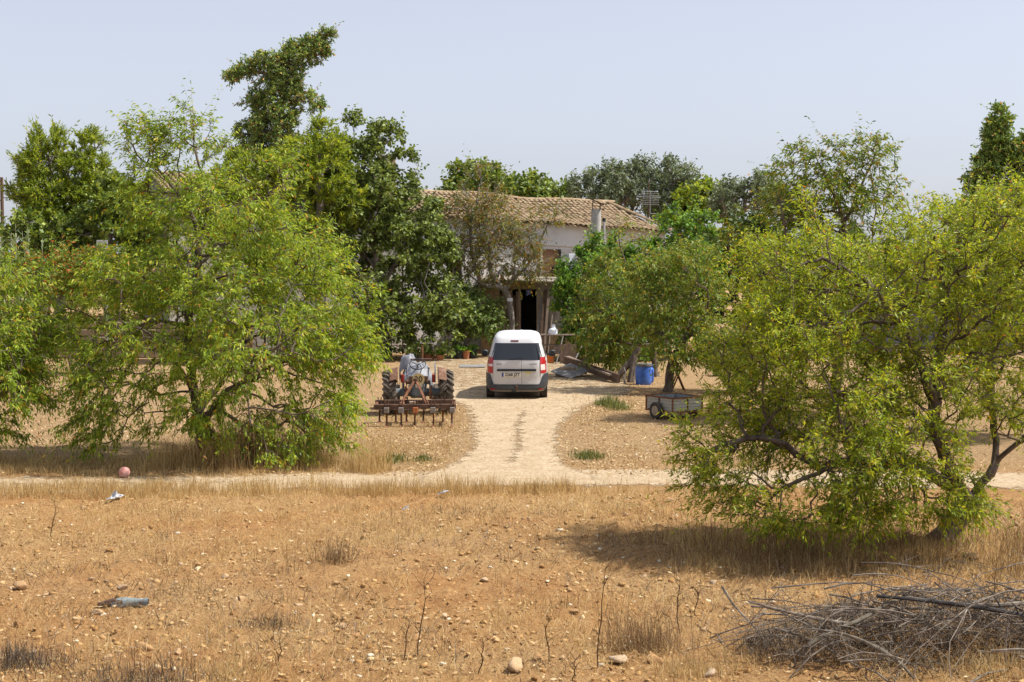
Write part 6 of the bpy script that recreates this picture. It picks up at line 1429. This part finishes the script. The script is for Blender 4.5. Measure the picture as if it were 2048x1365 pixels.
def rockmesh(seed, fine_=True):
    r2 = np.random.default_rng(seed); V, Fc = (I2V, I2F) if not fine_ else subdiv(I2V, I2F)
    V = V.copy()
    for _ in range(13):       # planar cuts give chipped faces
        nrm = unit(r2.normal(0, 1, 3)); dcut = r2.uniform(.42, .8); dd = V@nrm; over = dd > dcut; V[over] -= np.outer((dd[over]-dcut)*.92, nrm)
    V += r2.normal(0, .022, V.shape); V *= np.array([1, r2.uniform(.6, .9), r2.uniform(.45, .75)]); return np_mesh('stone', V, Fc, ROCK, smooth=False)
rocks = [rockmesh(500+i, i < 3) for i in range(12)]
r2 = random.Random(77); ns = 0
def put_stone(x, y, s, label, group=None, me=None, sink=.25, nm='stone'):
    o = link(nm, me or r2.choice(rocks)); o.location = (x, y, gz(x, y)+s*(.55-sink)); o.rotation_euler = (r2.uniform(-.25, .25), r2.uniform(-.25, .25), r2.uniform(0, 6.28)); k = r2.uniform(.85, 1.15); o.scale = (s*k, s/k, s*r2.uniform(.8, 1.1)); tag(o, label, 'stone', group); return o
for (px, py, s, lab) in [(1029, 1335, .165, 'big rounded ochre rock at the near edge of the field'), (1072, 1318, .07, 'pale flat stone just right of the big ochre rock'), (290, 1303, .10, 'bright whitish stone left of the field heap'), (357, 1312, .08, 'ochre stone right of the bright whitish one'), (245, 1180, .09, 'pale stone lying above the broken pipe'), (192, 1228, .09, 'flat pale stone left below the broken pipe'), (45, 1180, .11, 'large ochre stone at the left side of the field'), (712, 1275, .075, 'pale round stone in the middle foreground'), (1240, 1318, .11, 'long ochre stone left of the brushwood'), (1310, 1322, .10, 'squarish ochre stone at the foot of the brown bush'), (1420, 1345, .085, 'pale stone before the brushwood sticks'), (1150, 1232, .075, 'pale stone right of the tall branching stalk'), (1945, 1118, .13, 'boulder at the foot of the leaning almond'), (448, 1160, .07, 'ochre stone in the tilled soil above the grey stalks'), (482, 1200, .085, 'reddish clod stone beside the grey stalks'), (860, 1152, .07, 'flat ochre stone right of the small dead bush'), (1345, 1040, .075, 'pale stone below the hanging almond shoots')]:
    a = at(px, py); put_stone(a[0], a[1], s*1.0, lab, me=rocks[int(px) % 3])
for i in range(255):
    y = 13.0 + 9.5*r2.random()**1.35; x = r2.uniform(-.40, .40)*y
    if x > 2.2 and y < 14.2: continue
    s = r2.choice([.03, .035, .04, .045, .05, .06])*r2.uniform(.75, 1.2)
    put_stone(x, y, s, 'small ochre stone lying loose on the tilled field', 'loose stones on the tilled field')
# crumbled soil and pebbles
def crumbs(name, XY, smin, smax, seed, label, pal=0.0):
    r3 = np.random.default_rng(seed); n = len(XY)
    S = smin*(smax/smin)**(r3.random(n)**2.2); A = r3.uniform(0, 6.28, n); sc = np.stack([S*r3.uniform(.8, 1.3, n), S*r3.uniform(.7, 1.1, n), S*r3.uniform(.45, .85, n)], 1)
    V = ICO_V[None]*(1+r3.normal(0, .30, (n, 12, 1)))*sc[:, None, :]; c, s = np.cos(A)[:, None], np.sin(A)[:, None]
    X = V[:, :, 0]*c-V[:, :, 1]*s; Yy = V[:, :, 0]*s+V[:, :, 1]*c; Z = V[:, :, 2]
    zb = fine(XY[:, 0], XY[:, 1]); V = np.stack([X+XY[:, 0, None], Yy+XY[:, 1, None], Z+(zb+S*.08)[:, None]], 2).reshape(-1, 3)
    Fc = (ICO_F[None]+(np.arange(n)*12)[:, None, None]).reshape(-1, 3); rn = np.repeat(np.clip(r3.normal(.5, .26, n)+pal, 0, 1), 20)
    tag(link(name, np_mesh(name, V, Fc, CLOD, attr={'rnd': rn})), label, 'soil', kind='stuff')
C1 = np.column_stack([rg.uniform(-.40, .40, 11500), 12.6+10.6*rg.random(11500)**1.15]); C1[:, 0] *= C1[:, 1]; C1 = C1[(fbm2(C1[:, 0]*1.1, C1[:, 1]*1.1, 44, 3) > .36)]
crumbs('soil_clods', C1, .007, .040, 601, 'crumbled ochre clods and pebbles over the tilled field')
C2 = np.concatenate([rect(1300, -11, -2.2, 25.4, 34), rect(1300, 1.6, 9, 26, 38)]); crumbs('yard_pebbles', C2, .012, .035, 602, 'pebbles and clods on the soil beside the drive', .1)
C3 = np.concatenate([rect(500, -2, 2, 24, 40), rect(500, -8, 8, 23.8, 25.2), rect(400, -4, 4, 38, 52)]); crumbs('track_gravel', C3, .008, .022, 603, 'loose gravel on the pale track and drive', .35)

# ------------------------------------------------------------------ brushwood pile
DRYB = surf('dry_grey_branch', (.070, .052, .038), (.18, .145, .112), 7, .9, bstr=.6, c3=(.34, .295, .24))
CHAR = surf('charred_branch', (.022, .020, .020), (.05, .045, .042), 9, .9, bstr=.6, c3=(.12, .11, .10))
LICH = surf('lichen_branch', (.07, .055, .036), (.15, .125, .09), 14, .9, bstr=.6, c3=(.26, .24, .20))
def branch_mesh(L, r0, seed, bend=.35, twigs=6, mat=DRYB):
    r3 = random.Random(seed); q = MB(); n_ = 9; pts = []; z = y = 0; vy, vz = r3.uniform(-.25, .25), r3.uniform(.1, .4)*bend
    for k in range(n_):
        t = k/(n_-1); vy += r3.gauss(0, .20); vz += r3.gauss(-.07*bend*2, .13); y += vy*L/n_; z += vz*L/n_; pts.append(Vector((-L/2+L*t, y, z)))
    rad = [r0*(1-.75*k/(n_-1)) for k in range(n_)]; q.tube(pts, rad, 6)
    for k in range(twigs):
        j = r3.randint(2, n_-2); p0 = pts[j]; l = L*r3.uniform(.12, .38); dv = Vector((r3.uniform(.2, 1), r3.uniform(-.9, .9), r3.uniform(-.3, .8))).normalized(); side = Vector((r3.gauss(0, .2), r3.gauss(0, .3), r3.gauss(0, .3)))
        tp_ = [p0, p0+dv*l*.4+side*l*.1, p0+dv*l*.75+side*l*.3, p0+dv*l+side*l*.55]; q.tube(tp_, [rad[j]*.55, rad[j]*.45, rad[j]*.3, rad[j]*.15], 4)
    return q.mesh('branch', mat, True)
def dome(x, y):
    """height of the pile"""
    u = (x-4.35)/2.15; v = (y-13.75)/.95; return .62*max(0, 1-u*u*(1.0 if u < 0 else .35)-v*v)
bms = [branch_mesh(r3_, rr3, 700+i, bd, tw_) for i, (r3_, rr3, bd, tw_) in enumerate([(1.7, .012, .9, 9), (1.5, .010, 1.0, 9), (1.2, .009, 1.1, 8), (1.9, .013, .8, 10), (1.0, .007, 1.2, 8), (.8, .006, 1.0, 8), (1.4, .008, 1.3, 10), (1.6, .011, .7, 8), (1.1, .006, 1.3, 9), (.7, .005, 1.0, 8), (1.3, .008, .8, 7), (.9, .006, .8, 8)])]
r3 = random.Random(21); made = 0
while made < 230:
    x = r3.uniform(2.35, 6.2); y = r3.gauss(13.75, .42); hh = dome(x, y)
    if hh <= .02 and r3.random() > .12: continue
    o = link('dry_branch', r3.choice(bms)); f_ = r3.random()**.55; z = gz(x, y)+.03+hh*f_
    o.location = (x, y, z); ya = r3.gauss(0, .55) + (math.pi if r3.random() < .5 else 0); o.rotation_euler = (r3.uniform(-.5, .5), r3.gauss(0, .16)-.10*(x-4.2)*(-1), ya); o.scale = (r3.uniform(.75, 1.1),)*3
    tag(o, 'thin grey dead branch tangled in the brushwood pile', 'branch', 'branches of the brushwood pile'); made += 1
for (pts, rr4, mt, lab) in [([(4.05, 13.35, .56), (4.5, 13.38, .53), (5.0, 13.4, .56), (5.6, 13.42, .57), (6.2, 13.5, .64)], [.020, .024, .024, .024, .022], DRYB, 'thick pale branch lying level across the top of the brushwood'), ([(3.45, 13.3, .64), (3.9, 13.3, .60), (4.4, 13.28, .54), (4.8, 13.22, .48), (5.3, 13.2, .34), (5.9, 13.1, .22)], [.016, .020, .022, .025, .026, .026], CHAR, 'black charred branch running through the brushwood top'), ([(2.75, 13.1, .22), (3.05, 13.12, .40), (3.3, 13.2, .44), (3.55, 13.3, .60), (3.8, 13.4, .62)], [.018, .022, .022, .020, .014], LICH, 'lichen-covered branch rising in the middle of the brushwood'), ([(3.05, 12.98, .38), (3.25, 12.9, .33), (3.5, 12.8, .20), (3.62, 12.78, .10), (3.66, 12.75, .02)], [.012, .016, .018, .017, .012], LICH, 'pale branch pointing down out of the brushwood front'), ([(2.25, 13.4, .58), (2.6, 13.4, .48), (3.0, 13.35, .40), (3.4, 13.3, .36)], [.010, .014, .018, .020], DRYB, 'long thin branch sticking out of the brushwood to the left')]:
    g_ = gz(pts[0][0], pts[0][1]); q = MB(); q.tube([(a_, b_, c_ + g_*.5) for a_, b_, c_ in resample(pts, .12)], list(np.interp(np.linspace(0, 1, len(resample(pts, .12))), np.linspace(0, 1, len(rr4)), rr4)), 8); rz_ = random.Random(len(lab))
    for k in range(6):
        j = rz_.randint(0, len(pts)-2); p0 = Vector(pts[j]).lerp(Vector(pts[j+1]), rz_.random()); dv = Vector((rz_.uniform(-1, 1), rz_.uniform(-.6, .6), rz_.uniform(-.2, .6))).normalized()*rz_.uniform(.15, .4); q.tube([p0, p0+dv*.5+Vector((0, 0, .02)), p0+dv], [rr4[j]*.4, rr4[j]*.3, .002], 5)
    tag(q.build('dry_branch', mt, None, True), lab, 'branch', 'branches of the brushwood pile')
XY = []
r4 = np.random.default_rng(31)
X_, Y_ = r4.uniform(2.3, 6.4, 9000), r4.normal(13.75, .45, 9000); D_ = np.array([dome(a_, b_) for a_, b_ in zip(X_, Y_)]); k_ = D_ > .02; XY = np.column_stack([X_[k_], Y_[k_]]); Z_ = ground_z(XY[:, 0], XY[:, 1]) + D_[k_]*r4.random(k_.sum())*.9
blades('brushwood_twigs', XY, .30, .0030, .5, 95, GREYST, 'fine dead twigs filling the brushwood pile', 'twigs', z0=Z_, flat=.7)
# ------------------------------------------------------------------ far wood closing the plain
r5 = np.random.default_rng(901); n5 = 16000
a5 = r5.uniform(-1.15, 1.15, n5); d5 = r5.uniform(125, 150, n5); X5 = np.sin(a5)*d5; Y5 = np.cos(a5)*d5
h5 = 2.2 + 5.0*fbm2(a5*26, d5*0*0+3.0, 77, 3)
Z5 = h5*np.sqrt(r5.random(n5))
B5 = np.column_stack([X5, Y5, Z5+.2]); u5 = unit(r5.normal(0, 1, (n5, 3))); w5 = unit(np.cross(u5, r5.normal(0, 1, (n5, 3)))); L5 = r5.uniform(.5, 1.1, n5)[:, None]
V5 = np.stack([B5-u5*L5, B5+w5*L5*.55, B5+u5*L5, B5-w5*L5*.55], 1).reshape(-1, 3); V5[:, 2] = np.maximum(V5[:, 2], .05)
tag(link('far_wood', np_mesh('far_wood', V5, np.arange(4*n5).reshape(-1, 4), OAK, attr={'rnd': r5.random(n5)})), 'low belt of dark green trees closing the plain in the distance', 'wood', kind='stuff')
